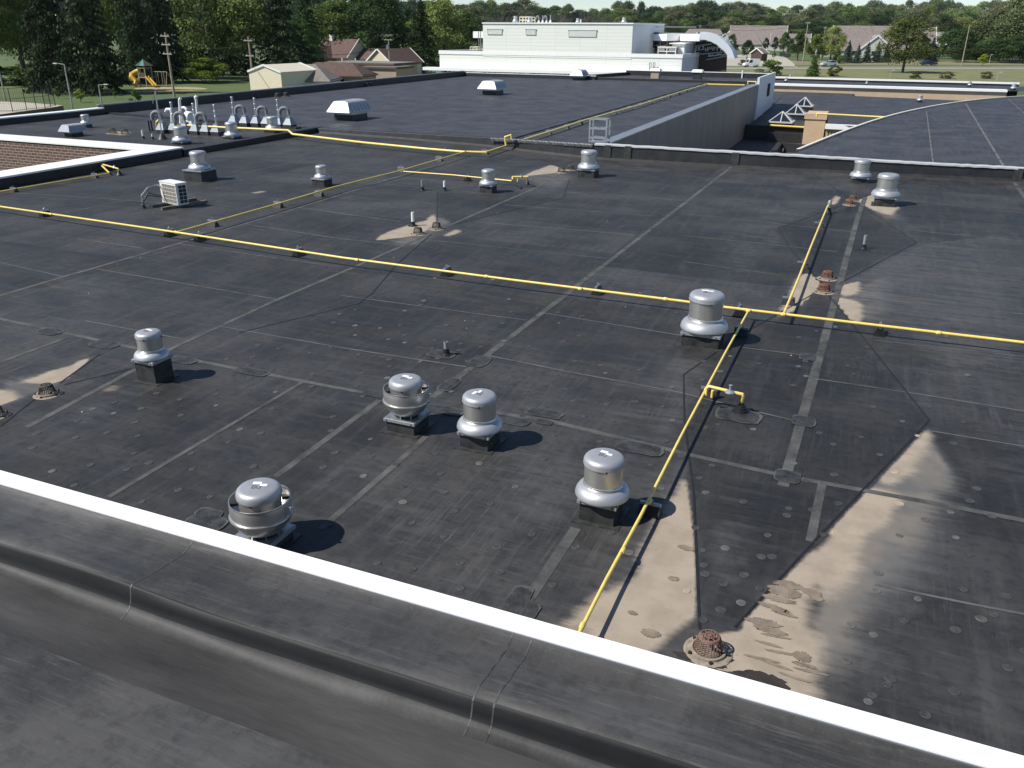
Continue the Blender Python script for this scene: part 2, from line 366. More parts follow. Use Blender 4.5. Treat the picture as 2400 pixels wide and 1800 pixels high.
def soil_mesh(name, x0, x1, y0, y1, st, z=0.0, m=EPDM, extra=None):
    nx = int(round((x1-x0)/st)); ny = int(round((y1-y0)/st))
    xs = np.linspace(x0, x1, nx+1); ys = np.linspace(y0, y1, ny+1); X, Y = np.meshgrid(xs, ys)
    r = np.zeros_like(X); g_ = np.zeros_like(X)
    for p, s_, a in (SILT if extra is None else extra): 
        if a > 0: r = np.maximum(r, cmask(X, Y, p, s_, a))
    for p, s_, a in (FILM if extra is None else []): g_ = np.maximum(g_, cmask(X, Y, p, s_, a))
    rng = np.random.RandomState(4); T = rng.rand(64, 64)
    ci = np.floor((X+6.55)/5.95).astype(int); cj = np.floor((Y-.1-1.5*(ci % 2))/3.05).astype(int)
    b_ = .25+.5*T[ci % 64, cj % 64]
    # darker wedges of tapered insulation
    if extra is None:
        for pts in ([(2000, 480), (2148, 568), (1950, 668), (1930, 660), (1825, 535)], [(1925, 690), (2178, 985), (1925, 1250), (1722, 1470), (1640, 1475), (1603, 985), (1600, 875)], [(1022, 450), (1320, 465), (1060, 530), (1022, 520)]):
            b_ = b_*(1-.55*cmask(X, Y, pts, [.08]*len(pts)))
    me = bpy.data.meshes.new(name); nv = X.size
    co = np.empty((nv, 3)); co[:, 0] = X.ravel(); co[:, 1] = Y.ravel(); co[:, 2] = z-G
    me.vertices.add(nv); me.vertices.foreach_set('co', co.ravel())
    i = np.arange(nx*ny); r0 = i//nx; c0 = i % nx; a = r0*(nx+1)+c0
    q = np.stack([a, a+1, a+nx+2, a+nx+1], 1).ravel()
    me.loops.add(4*nx*ny); me.loops.foreach_set('vertex_index', q)
    me.polygons.add(nx*ny); me.polygons.foreach_set('loop_start', np.arange(nx*ny)*4); me.polygons.foreach_set('loop_total', np.full(nx*ny, 4))
    me.materials.append(m); me.update(calc_edges=True)
    at = me.color_attributes.new('soil', 'FLOAT_COLOR', 'POINT')
    cc = np.ones((nv, 4)); cc[:, 0] = r.ravel(); cc[:, 1] = g_.ravel(); cc[:, 2] = b_.ravel(); at.data.foreach_set('color', cc.ravel())
    o = bpy.data.objects.new(name, me); COL.objects.link(o); o.parent = bld; return o
YN = 15.0
o = soil_mesh('roof_membrane', -17, 9.5, 2.0, YN, .05); o['label'] = 'near stretch of black roof membrane with tan silt and round dimples'
# rest of main roof at a coarser mesh
o = soil_mesh('roof_membrane', -31.95, 9.5, YN, 46.0, .11); o['label'] = 'wide black roof membrane crossed by pale laps and yellow pipe'
o = soil_mesh('roof_membrane', -31.95, -17, 2.0, YN, .2)
WS = [([(240, 308), (310, 306), (320, 316), (255, 318)], [.8]*4, .8)]
o = soil_mesh('roof_membrane', -53.1, -31.95, 31.7, 46.5, .25, 0.0, EPDM, WS); o['label'] = 'left roof membrane carrying the cluster of flues'
mb = MB()
mb.face([(-53.1, 46.5, 0), (-13.6, 46.5, 0), (-13.6, 108.9, 0), (-53.1, 108.9, 0)], EPDM2)
mb.face([(-31.95, 46.0, .002), (-13.6, 46.0, .002), (-13.6, 46.5, .002), (-31.95, 46.5, .002)], EPDM2)
part(mb, 'roof_membrane', 'long rear roof membrane with three hooded vents')
# walls under roofs
BRICK = bpy.data.materials.new('brown brick'); BRICK.use_nodes = True; t = BRICK.node_tree; MATS['brown brick'] = BRICK
g = N(t, 'ShaderNodeNewGeometry'); sx = N(t, 'ShaderNodeSeparateXYZ'); t.links.new(g.outputs['Position'], sx.inputs[0])
ad = N(t, 'ShaderNodeMath', operation='ADD'); t.links.new(sx.outputs[0], ad.inputs[0]); t.links.new(sx.outputs[1], ad.inputs[1])
cb = N(t, 'ShaderNodeCombineXYZ'); t.links.new(ad.outputs[0], cb.inputs[0]); t.links.new(sx.outputs[2], cb.inputs[1])
bt = N(t, 'ShaderNodeTexBrick', Scale=1.0); bt.inputs['Color1'].default_value = (.13, .07, .052, 1); bt.inputs['Color2'].default_value = (.085, .05, .04, 1); bt.inputs['Mortar'].default_value = (.36, .30, .26, 1)
bt.inputs['Brick Width'].default_value = .46; bt.inputs['Row Height'].default_value = .15; bt.inputs['Mortar Size'].default_value = .014; bt.inputs['Bias'].default_value = -.1
t.links.new(cb.outputs[0], bt.inputs['Vector']); t.links.new(bt.outputs[0], t.nodes['Principled BSDF'].inputs['Base Color']); t.nodes['Principled BSDF'].inputs['Roughness'].default_value = .9
mb = MB()
def wall(a, b, z0, z1, m, mb_=None):
    (mb_ or mb).face([(a[0], a[1], z0), (b[0], b[1], z0), (b[0], b[1], z1), (a[0], a[1], z1)], m)
wall((-53.6, 31.6), (-33.3, 31.6), G-.1, .3, BRICK); wall((-33.3, 31.6), (-33.3, 1.9), G-.1, .3, BRICK)
wall((-53.6, 110), (-53.6, 31.6), G-.1, .3, BRICK); wall((-13.5, 109.3), (-53.6, 109.3), G-.1, .3, BRICK)
part(mb, 'brick_wall', 'brown brick wall with pale mortar under the white coping')
# --- left notch coping and upstands
mb = MB(); mw = MB()
zc = .45
e0 = U(-330, 503, zc); e1 = U(389, 356, zc); f0 = U(-330, 487, zc); f1 = U(300, 357, zc)
xr = -32.0; xl = -33.35
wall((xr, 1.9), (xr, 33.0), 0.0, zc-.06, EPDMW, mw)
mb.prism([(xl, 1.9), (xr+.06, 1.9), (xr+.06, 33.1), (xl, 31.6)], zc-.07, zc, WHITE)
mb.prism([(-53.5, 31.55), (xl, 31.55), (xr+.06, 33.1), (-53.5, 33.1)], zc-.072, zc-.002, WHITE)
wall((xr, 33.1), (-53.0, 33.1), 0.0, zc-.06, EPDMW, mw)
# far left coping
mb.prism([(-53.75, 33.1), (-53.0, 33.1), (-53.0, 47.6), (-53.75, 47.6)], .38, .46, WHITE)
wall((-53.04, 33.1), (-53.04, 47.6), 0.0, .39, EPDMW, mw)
part(mb, 'coping', 'wide white metal coping around the brick notch at the left')
# black upstand between main roof and left roof
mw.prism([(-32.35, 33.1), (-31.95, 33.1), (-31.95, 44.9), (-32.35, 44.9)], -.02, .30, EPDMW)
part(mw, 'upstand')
mb = MB(); a = U(245, 266); b = U(700, 302)
mb.bar((a.x, a.y, .05), (b.x, b.y, .05), .5, .12, EPDMW); part(mb, 'expansion_joint')
# rear roof edge, left and far
mb = MB(); mc = MB()
mb.prism([(-53.6, 47.6), (-53.05, 47.6), (-53.05, 108.9), (-53.6, 108.9)], -.3, .62, EPDMW); mc.prism([(-53.68, 47.5), (-53.42, 47.5), (-53.42, 109.3), (-53.68, 109.3)], .62, .67, GREYM)
mb.prism([(-53.05, 108.5), (-34.4, 108.5), (-34.4, 109.2), (-53.05, 109.2)], -.3, .42, EPDMW); mc.prism([(-53.4, 108.8), (-34.4, 108.8), (-34.4, 109.25), (-53.4, 109.25)], .42, .47, WHITE)
# raised section behind
mb.prism([(-34.4, 109.0), (-13.7, 109.0), (-13.7, 109.4), (-34.4, 109.4)], -.1, .28, EPDMW)
mb.face([(-36.5, 109.4, .12), (-13.9, 109.4, .12), (-13.9, 121, .12), (-36.5, 121, .12)], EPDM2)
mb.prism([(-33.5, 119.8), (-13.7, 119.8), (-13.7, 120.3), (-33.5, 120.3)], -1, .72, EPDMW); mc.prism([(-33.6, 120.0), (-13.6, 120.0), (-13.6, 120.4), (-33.6, 120.4)], .72, .78, WHITE)
mb.prism([(-36.2, 109.4), (-35.6, 109.4), (-33.0, 119.8), (-33.6, 119.8)], -.3, .5, EPDMW)
part(mb, 'parapet', 'black parapet edging the long rear roof'); part(mc, 'coping', 'thin pale coping along the rear roof edge')
# parapet across the middle (varying height), black skin, white coping on its right part
pp = [(745, 300, 311), (936, 311, 325), (1142, 322.5, 343), (1263, 330, 358), (1392, 338, 372)]
pq = [(1392, 338, 372), (1800, 361, 396), (2175, 384, 414.5), (2560, 403, 433)]
def para(pts, thick, seed):
    rng = random.Random(seed); mb = MB(); F_ = []; 
    dens = []
    for i in range(len(pts)-1):
        n = 26
        for k in range(n): dens.append([pts[i][j]+(pts[i+1][j]-pts[i][j])*k/n for j in range(3)])
    dens.append(list(pts[-1]))
    for px, t_, b_ in dens:
        p = U(px, b_); h = max(.2, HT(p, t_)); F_.append((p, h+rng.uniform(-.012, .012)))
    for (p, h), (q, k) in zip(F_[:-1], F_[1:]):
        rows = [((0, -.16, .0), (0, -.16, .0)), ((0, -.03, .10), (0, -.03, .10)), ((0, 0, h-.04), (0, 0, k-.04)), ((0, .05, h), (0, .05, k)), ((0, thick, h), (0, thick, k)), ((0, thick+.02, -.1), (0, thick+.02, -.1))]
        for (a1, b1), (a2, b2) in zip(rows[:-1], rows[1:]):
            mb.face([p+Vector(a1), q+Vector(b1), q+Vector(b2), p+Vector(a2)], EPDMW)
    return mb, F_
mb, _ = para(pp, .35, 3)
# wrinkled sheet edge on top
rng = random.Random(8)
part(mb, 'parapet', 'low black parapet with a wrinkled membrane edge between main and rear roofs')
mb, FQ = para(pq, .3, 5)
rng = random.Random(2)
for px in (1430, 1466, 1720, 2388):     # cover strips on the parapet face
    i = min(range(len(FQ)), key=lambda k: abs(FQ[k][0].x-U(px, 372+(px-1392)*.052).x)); p, h = FQ[i]
    mb.box((p.x, p.y-.03, h/2+.04), (.34, .05, h*.86), PATCH)
part(mb, 'parapet', 'black parapet right of the ladder under a white coping')
mb = MB()
for (p, h), (q, k) in zip(FQ[:-1], FQ[1:]):
    for a1, a2 in (((0, -.05, -.05), (0, -.05, .02)), ((0, -.05, .02), (0, .02, .03)), ((0, .02, .03), (0, .32, .03)), ((0, .32, .03), (0, .32, -.2))):
        mb.face([p+Vector((0, a1[1], h+a1[2])), q+Vector((0, a1[1], k+a1[2])), q+Vector((0, a2[1], k+a2[2])), p+Vector((0, a2[1], h+a2[2]))], PALE)
part(mb, 'coping', 'long white coping on the middle parapet')
# wrinkles: rippled loose sheet along parapet between gas riser and ladder
mb = MB(); a = U(1150, 345); b = U(1388, 372); n = 150
ha = HT(a, 323); hb = HT(b, 338)
rows = []
for i in range(n+1):
    f = i/n; p = a.lerp(b, f); h = ha+(hb-ha)*f; w_ = math.sin(i*1.05+math.sin(i*.31)*2)*.016+rng.uniform(-.006, .006)
    rows.append([p+Vector((0, -.035+w_, h-.16)), p+Vector((0, -.045-w_, h-.02)), p+Vector((0, .02+w_, h+.035+w_)), p+Vector((0, .2, h+.03))])
vs = [v for r_ in rows for v in r_]; fs = []
for i in range(n):
    for j in range(3): k = i*4+j; fs.append((k, k+4, k+5, k+1))
WR = mat('loose membrane', (.05, .052, .056), .38, var=.2, scale=4); mb.add(vs, fs, WR); part(mb, 'membrane_flap', smooth=True, angle=80)

# --- laps, seams, patches, dimples lying on the roof
LZ = [0]
def lap(mb, pts, wd, m, z=.004, kk=.82):
    LZ[0] += 1; z = z+.00006*LZ[0]; mb = MB()
    P_ = [U(*p) for p in pts]
    for a, b in zip(P_[:-1], P_[1:]):
        L_ = (b-a).length; k = max(1, int(L_/1.5)); d = (b-a).normalized(); n = Vector((-d.y, d.x, 0))*wd*kk/2
        for i in range(k):
            p = a+d*L_*i/k; q = a+d*L_*(i+1)/k; j = rng.uniform(.93, 1.07)
            mb.face([p-n*j+Vector((0, 0, z)), q-n*j+Vector((0, 0, z)), q+n*j+Vector((0, 0, z)), p+n*j+Vector((0, 0, z))], m)
    part(mb, 'ridge_line' if m is SEAMD else 'lap_strip')
mb = MB()
for pts, wd in (([(1720, 387), (1140, 834), (1013, 932)], .17), ([(1000, 1022), (926, 1089), (800, 1198), (752, 1240)], .13), ([(62, 1002), (318, 865), (400, 818), (651, 702), (800, 639), (1256, 440), (1310, 410)], .15),
        ([(-10, 696), (145, 650), (423, 570), (700, 487), (985, 398), (1100, 368)], .15), ([(-10, 533), (336, 461), (600, 400), (870, 338)], .09), ([(1835, 1140), (1931, 800), (2010, 510), (2028, 462)], .2), ([(1212, 1445), (1350, 1238)], .17),
        ([(645, 1118), (890, 938)], .13), ([(255, 1165), (710, 895)], .10), ([(-10, 853), (155, 792)], .12), ([(1928, 1130), (1899, 1270)], .14), ([(2378, 428), (2420, 490)], .2), ([(1185, 380), (1215, 370)], .1),
        ([(-10, 745), (125, 775), (434, 841)], .14), ([(440, 842), (890, 928)], .13), ([(1160, 968), (1280, 985), (1628, 1069), (1845, 1117), (2180, 1178), (2420, 1224)], .14)):
    lap(mb, pts, wd, SEAM, .004)
for pts in ([(224, 630), (651, 702)], [(-10, 613), (145, 648)], [(200, 752), (440, 797)], [(515, 765), (800, 815), (1092, 860)], [(800, 693), (1236, 751)], [(1270, 733), (1600, 787)], [(1147, 834), (1330, 871), (1600, 921)],
        [(1017, 564), (1422, 606)], [(1122, 521), (1483, 550)], [(1180, 480), (1540, 507)], [(1255, 445), (1600, 470)], [(420, 572), (800, 627)], [(570, 525), (800, 560), (945, 575)], [(700, 487), (940, 520)],
        [(1911, 888), (2160, 925), (2400, 964)], [(1600, 501), (2010, 545)], [(1600, 552), (1960, 590)], [(1600, 613), (1830, 645)], [(2009, 697), (2400, 737)], [(2040, 632), (2400, 661)], [(2048, 798), (2400, 836)],
        [(1740, 815), (1905, 835)], [(1600, 922), (1855, 985)], [(2180, 1010), (2420, 1050)], [(2050, 1370), (2270, 1415), (2400, 1440)], [(0, 450), (300, 470), (420, 478)], [(880, 430), (1150, 455)], [(1640, 462), (1850, 475)], [(2120, 470), (2400, 500)], [(2130, 540), (2400, 565)], [(1370, 385), (1600, 400)], [(600, 412), (760, 425)], [(180, 560), (340, 583)]):
    lap(mb, pts, .05 if pts[0][1] > 560 else .07, SEAMT, .003)
for pts in ([(1988, 476), (1825, 535)], [(1825, 535), (1850, 580), (1928, 665)], [(2012, 478), (2148, 568)], [(2148, 568), (1968, 664)], [(1908, 688), (1745, 780), (1602, 878)], [(1602, 878), (1604, 985), (1626, 1160), (1640, 1475)], [(1940, 690), (2010, 775), (2178, 985)], [(2178, 985), (1925, 1250), (1722, 1470)],
        [(1893, 398), (1986, 462)], [(2150, 418), (2012, 466)], [(1025, 450), (1024, 520)], [(1070, 525), (1130, 510), (1320, 465), (1335, 420)], [(1012, 548), (930, 620), (870, 690), (840, 712), (560, 780)], [(235, 830), (140, 898)], [(120, 905), (0, 1000)], [(150, 902), (320, 862)], [(1250, 365), (1330, 400)]):
    lap(mb, pts, .036, SEAMD, .003)
# near and rear roofs' faint laps
for pts in ([(600, 290), (620, 285)], [(970, 310), (1235, 258), (1500, 205)], [(850, 262), (1300, 190)], [(620, 250), (1100, 250)], [(1120, 265), (1480, 232)]):
    lap(mb, pts, .12, SEAMT, .005)
# rounded cover patches at lap crossings and around curbs
def blob(mb, c, rx, ry, m, z, rz=0.0, n=26, e=.5, jit=.06):
    pts = []
    for i in range(n):
        a = 2*math.pi*i/n; ca, sa = math.cos(a), math.sin(a)
        x = math.copysign(abs(ca)**e, ca)*rx*rng.uniform(1-jit, 1+jit); y = math.copysign(abs(sa)**e, sa)*ry*rng.uniform(1-jit, 1+jit)
        pts.append((c.x+x*math.cos(rz)-y*math.sin(rz), c.y+x*math.sin(rz)+y*math.cos(rz), z))
    mb.face(pts, m)
for px, py, rx, ry in ((1124, 848, .2, .32), (1053, 902, .15, .34), (1276, 970, .34, .16), (1275, 990, .16, .1), (1845, 1118, .2, .2), (1893, 838, .17, .2), (1884, 988, .2, .22), (1035, 831, .3, .22), (1210, 1440, .24, .3), (245, 808, .35, .2), (118, 778, .3, .2),
        (590, 872, .4, .15), (1040, 962, .4, .16), (1190, 985, .4, .16), (885, 925, .3, .14), (1730, 975, .4, .28), (1498, 1052, .4, .2), (480, 1228, .3, .22), (490, 1205, .2, .12), (430, 845, .3, .16), (1205, 1420, .14, .4)):
    LZ[0] += 2; mb = MB(); blob(mb, U(px, py), rx*.95, ry*.95, SEAM, .009+LZ[0]*.00006); blob(mb, U(px, py), rx*.86, ry*.86, PATCH, .0095+LZ[0]*.00006); part(mb, 'cover_patch')
# fastener dimples
mb = MB(); rows = []
rng = random.Random(21)
for j in range(30):
    for i in range(26):
        x = -13.5+i*.62+(.31 if j % 2 else 0)+rng.uniform(-.13, .13); y = 6.2+j*.46+rng.uniform(-.1, .1)
        if x < -13+.15*y or (y > 13 and x > -4.8 and rng.random() < .5) or rng.random() < .42: continue
        if y > 16 and rng.random() < .5: continue
        rows.append((x, y))
for px, py in ((1640, 1120), (1655, 1155), (1650, 1325), (1653, 1345), (1700, 1285), (1745, 1348), (1800, 1255), (1845, 1208), (1903, 1195), (1965, 1180), (1998, 1345), (1996, 1370), (2058, 1343), (2055, 1385), (2120, 1455), (1785, 1305), (1810, 1305), (1780, 1380), (2240, 1260), (2290, 1145), (2080, 1605), (2035, 1645), (2330, 1440), (1690, 1430), (1995, 1465), (2275, 1300), (2010, 1250), (1985, 1550)): rows.append(tuple(U(px, py).xy))
FILMD = mat('dusty dimple', (.085, .082, .077), .85, var=.3, scale=9); DIM = mat('dimple film', (.043, .043, .043), .75, var=.35, scale=9); DIMR = mat('dimple rim', (.09, .088, .082), .8, var=.4, scale=7)
PS = np.array(rows); MS = np.zeros(len(rows))
for p_, s_, a_ in SILT:
    if a_ > 0: MS = np.maximum(MS, cmask(PS[:, 0], PS[:, 1], p_, s_, a_))
for (x, y), ms in zip(rows, MS):
    if ms > .05 and rng.random() < .85: continue
    mf = max(float(cmask(np.array([x]), np.array([y]), p_, s_, a_)[0]) for p_, s_, a_ in FILM)
    r = rng.uniform(.042, .062)
    mb.lathe([(r*1.05, .0035), (r*.9, .0085), (r*.55, .0065), (0.0, .007)], (x, y, 0), SILTM if ms > .05 else FILMD if mf > .3 else DIMR if rng.random() < .18 else DIM, n=14)
o = part(mb, 'fastener_plates', 'rows of small round fastener bumps under the membrane', smooth=True); o['kind'] = 'stuff'
mb = MB(); c = U(1790, 1575)
for px, py, rx, ry in ((1672, 1580, .10, .08), (1700, 1592, .18, .07), (1740, 1600, .3, .10), (1780, 1600, .28, .15), (1740, 1612, .3, .1), (1770, 1590, .12, .1), (1640, 1548, .28, .05), (1690, 1546, .12, .05)):
    mb = MB(); blob(mb, U(px, py), rx, ry, WET, .009+rng.uniform(0, .002), rng.uniform(-.3, .3), 40, .9, .12); part(mb, 'wet_patch')
WETL = mat('damp silt', (.20, .16, .12), .7, var=.2, scale=6)
for px, py, rx, ry in ((1848, 1372, .14, .07), (1838, 1388, .16, .10), (1825, 1405, .16, .05), (1815, 1425, .16, .04), (1838, 1440, .12, .025), (1902, 1390, .10, .06), (1913, 1403, .07, .05), (1790, 1460, .16, .06), (1805, 1478, .15, .05), (1820, 1492, .14, .02), (1800, 1510, .12, .02), (1830, 1530, .13, .02), (1785, 1545, .16, .018), (1820, 1560, .14, .018), (1880, 1540, .08, .07), (1885, 1560, .1, .03), (1900, 1575, .15, .018), (1880, 1595, .08, .015), (1850, 1585, .1, .016), (1608, 1285, .09, .05), (1578, 1357, .06, .04), (1482, 1437, .05, .03), (1525, 1485, .09, .06)):
    mb = MB(); blob(mb, U(px, py), rx*1.15, ry*1.1, WETL, .0075+rng.uniform(0, .001), rng.uniform(-.12, .12), 60, 1, .22); part(mb, 'damp_patch')
# white specks of grit
mb = MB()
for _ in range(36):
    x = rng.uniform(-26, 4); y = rng.uniform(8, 36); r = rng.uniform(.003, .009)
    mb.box((x, y, .008), (r*2, r*1.4, .012), STICK, rng.uniform(0, 3))
o = part(mb, 'grit', 'tiny pale chips scattered on the membrane'); o['kind'] = 'stuff'

# --- near upper roof the photographer stands on
ZU = 4.2
def yu(n_): return n_*1.8
prof = [(-4.0, ZU-.14), (1.0, ZU-.112), (1.40, ZU-.102), (1.61, ZU-.092), (1.64, ZU-.085), (1.658, ZU-.068), (1.666, ZU-.045), (1.674, ZU-.010), (1.684, ZU-.001), (1.72, ZU+.002), (1.80, ZU-.012), (1.92, ZU-.02), (1.965, ZU-.008), (1.98, ZU+.002)]
mb = MB(); xs = np.linspace(-7.0, 3.0, 241); rows = []
rngn = np.random.RandomState(5); ph = rngn.rand(8)*6
for x in xs:
    wv = .003*math.sin(x*1.9+ph[0])+.002*math.sin(x*4.3+ph[1]); r_ = []
    for i, (y, z) in enumerate(prof):
        yy = y+(wv*1.6 if 3 <= i <= 9 else 0); zz = z+(.004*math.sin(x*2.7+i)+.003*math.sin(x*6.1+i*2) if i < 12 else 0)
        r_.append((x, yy, zz))
    rows.append(r_)
k = len(prof); base_i = len(mb.v); mb.v += [v for r_ in rows for v in r_]
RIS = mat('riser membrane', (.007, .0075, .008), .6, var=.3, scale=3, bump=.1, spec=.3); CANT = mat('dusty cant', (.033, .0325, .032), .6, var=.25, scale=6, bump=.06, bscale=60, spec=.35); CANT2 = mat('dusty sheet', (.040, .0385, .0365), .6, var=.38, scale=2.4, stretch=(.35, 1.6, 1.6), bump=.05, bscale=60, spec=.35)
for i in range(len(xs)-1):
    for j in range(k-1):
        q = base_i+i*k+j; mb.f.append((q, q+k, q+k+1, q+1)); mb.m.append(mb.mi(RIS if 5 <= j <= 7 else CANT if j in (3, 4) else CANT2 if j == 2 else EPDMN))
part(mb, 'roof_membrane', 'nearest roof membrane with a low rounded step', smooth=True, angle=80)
LAPN = mat('near lap edge', (.052, .052, .052), .6, var=.4, scale=20)
def surf(x, i):
    y, z = prof[i]; wv = .003*math.sin(x*1.9+ph[0])+.002*math.sin(x*4.3+ph[1])
    return (x, y+(wv*1.6 if 3 <= i <= 9 else 0), z+(.004*math.sin(x*2.7+i)+.003*math.sin(x*6.1+i*2) if i < 12 else 0)+.0012)
for x0, sl in ((U(448, 1270, ZU).x, 0), (U(1231, 1522, ZU).x, 0), (U(1186, 1508, ZU).x, 0)):
    mb = MB()
    for i in range(3, len(prof)-1):
        xa = x0+sl*(prof[i][0]-1.8); xb = x0+sl*(prof[i+1][0]-1.8)
        mb.face([surf(xa, i), surf(xa+.005, i), surf(xb+.005, i+1), surf(xb, i+1)], LAPN)
    part(mb, 'lap_edge', smooth=True, angle=80)
mb = MB()
mb.prism([(-7, 1.982), (3, 1.982), (3, 2.055), (-7, 2.055)], ZU-.012, ZU+.012, WHITE)
mb.prism([(-7, 2.055), (3, 2.055), (3, 2.062), (-7, 2.062)], ZU-.13, ZU+.010, WHITE)
mb.prism([(-7, 1.978), (3, 1.978), (3, 1.9822), (-7, 1.9822)], ZU-.02, ZU+.006, GREYM)
part(mb, 'coping', 'bright white metal roof edge crossing the foreground')
mb = MB(); wall((-7, 2.05), (3, 2.05), -.1, ZU-.02, BRICK); wall((-7, -4), (-7, 2.05), -.1, ZU-.15, BRICK); wall((3, 2.05), (3, -4), -.1, ZU-.15, BRICK)
part(mb, 'brick_wall')
# --- east side: retaining wall, pit, lower roofs
mb = MB(); WG = mat('dark grey panel wall', (.22, .21, .195), .7, var=.12, scale=.7, stretch=(1, 1, .25))
mb.prism([(-14.3, 43.0), (-13.5, 43.0), (-13.5, 104.6), (-14.3, 104.6)], -5.3, .18, WG)
part(mb, 'panel_wall', 'long grey wall dropping from the rear roof to the lower court')
mb = MB(); mb.prism([(-14.15, 43.4), (-13.42, 43.4), (-13.42, 104.7), (-14.15, 104.7)], .18, .24, GREYM); part(mb, 'coping', 'flat pale metal coping along the top of the grey wall')
mb = MB(); CW_ = mat('white ribbed cladding', (.62, .67, .72), .5, var=.04)
mb.prism([(-13.6, 104.7), (-13.35, 104.7), (-13.35, 120.2), (-13.6, 120.2)], -4.2, .95, CW_)
for i in range(22): mb.box((-13.33, 112.4, -4.0+i*.22), (.03, 15.4, .05), CW_)
for i in range(9): mb.box((-13.3, 112.8+i*.28, -.9), (.05, .1, 1.5), DARK)
part(mb, 'cladding', 'pale ribbed metal cladding with a dark louvre')
mb = MB()
mb.face([(-13.6, 42.6, -5.1), (20, 42.6, -5.1), (20, 139, -5.1), (-13.6, 139, -5.1)], EPDM2)
part(mb, 'court_floor', 'sunken dark court floor in shade')
mb = MB()   # roof A (skylights)
za = -3.95; Q = [V(1761, 291, 98), V(1886, 298, 98)]
mb.face([(-13.4, 98, za), (-4, 98, za), (-4, 140, -2.65), (-13.4, 140, -2.65)], EPDM2)
mb.prism([(-13.4, 97.6), (-4, 97.6), (-4, 98.0), (-13.4, 98.0)], -5.1, za+.35, EPDMW)
b0 = U(1806, 327, -5.05); mb.box((b0.x+2.2, 95.9, -4.6), (4.6, .5, 1.0), EPDMW)
a1, a2, a3 = U(1812, 362, -4.7), U(1826, 344, -4.7), U(1886, 349, -4.7)
mb.bar(a1, a2, .5, .8, EPDMW); mb.bar(a2, a3, .5, .8, EPDMW)
lit_floor_paint = [U(1775, 360, -5.05), U(1806, 330, -5.05), U(1900, 333, -5.05), U(1898, 338, -5.05), U(1815, 338, -5.05), U(1790, 365, -5.05)]
mb.face(lit_floor_paint, SEAM)  # paler quad paints the sunlit strip of the court floor
mb.face([(-26, 118, -3.26), (-13.4, 118, -3.25), (-13.4, 140, -2.66), (-26, 140, -2.66)], EPDM2)
part(mb, 'roof_membrane', 'low court roof membrane carrying the pyramid skylights')
mb = MB()   # beige long wall & pillar & roof B
w1 = V(1811, 199, 140); w2 = V(2360, 217, 140); wz = (w1.z+w2.z)/2
mb.prism([(w1.x-12, 140), (w2.x, 140), (w2.x, 141), (w1.x-12, 141)], -5.2, wz, BEIGE); 
part(mb, 'beige_wall', 'long pale beige wall below the white fascia')
part_f = [(w1.x-12, 139.7), (w2.x, 139.7), (w2.x, 141.6), (w1.x-12, 141.6)]
mb = MB(); mb.prism(part_f, wz, wz+.28, WHITE)
part(mb, 'fascia', 'white fascia on the long beige wall')
YF = (U(1811, 189, wz+.1).y+U(2380, 200.5, wz+.1).y)/2; f1 = V(1811, 180.5, YF); f2 = V(2390, 192.5, YF); zf = (f1.z+f2.z)/2
mb = MB(); mb.face([(w1.x-9, 141.0, wz+.1), (w2.x+6, 141.0, wz+.1), (w2.x+6, YF, wz+.1), (w1.x-9, YF, wz+.1)], EPDM2)
mb.prism([(f1.x-12, YF), (f2.x, YF), (f2.x, YF+.5), (f1.x-12, YF+.5)], G, zf-.25, EPDMW)
part(mb, 'roof_membrane', 'far flat roof strip with small fans')
mb = MB(); mb.prism([(f1.x-12, YF-.1), (f2.x, YF-.1), (f2.x, YF+.6), (f1.x-12, YF+.6)], zf-.25, zf, WHITE); part(mb, 'coping', 'white coping of the far flat roof')
ZFR = wz+.1
mb = MB(); pl = V(1889, 266.5, 93); pr = V(1937, 268.5, 93)
mb.prism([(pl.x, 93), (pr.x, 93), (pr.x, 97), (pl.x, 97)], -5.2, pl.z, BEIGE); mb.prism([(pl.x-.1, 92.9), (pr.x+.1, 92.9), (pr.x+.1, 93.1), (pl.x-.1, 93.1)], pl.z-.5, pl.z+.02, BEIGE)
part(mb, 'beige_tower', 'square beige wall block beside the skylights')
ZB = -2.0
mb = MB(); B_ = [U(1938, 291, ZB), U(2330, 320, ZB), U(2420, 243, ZB), U(1959, 223, ZB)]
mb.face([b for b in B_], EPDM2)
bl = B_[0]; br = B_[1]
for a, b in ((B_[0], B_[3]),): mb.face([(a.x, a.y, -5.2), (a.x, a.y, ZB), (b.x, b.y, ZB), (b.x, b.y, -5.2)], BEIGE)
part(mb, 'roof_membrane', 'mid height flat roof behind the curved roof')
mb = MB(); mb.prism([(bl.x-.1, bl.y-.5), (12, bl.y-.5), (12, bl.y-.05), (bl.x-.1, bl.y-.05)], ZB-.38, ZB+.05, WHITE)
part(mb, 'fascia', 'short white fascia over the corrugated wall')
COR = mat('tan corrugated metal', (.42, .35, .22), .6, var=.05); CORD = mat('tan corrugated metal groove', (.30, .24, .15), .6, var=.05)
mb = MB(); mb.prism([(bl.x, bl.y-.2), (12, bl.y-.2), (12, bl.y-.1), (bl.x, bl.y-.1)], -5.2, ZB-.38, CORD)
for i in range(62): mb.box((bl.x+.15+i*.26, bl.y-.24, -3.8), (.14, .08, 2.8), COR)
part(mb, 'corrugated_wall', 'tan corrugated metal wall under white fascia')
# --- roof with a sweeping curved edge at the right (nearly flat, rises slightly away)
arc = [(1872, 354), (1887, 347), (1934, 329), (1994, 302), (2057, 279.5), (2092, 271), (2143, 258), (2206, 245), (2270, 236), (2333, 229.5), (2400, 226), (2470, 224)]
ez = [.05+.4*i/11 for i in range(12)]
EP = [U(px, py, z) for (px, py), z in zip(arc, ez)]
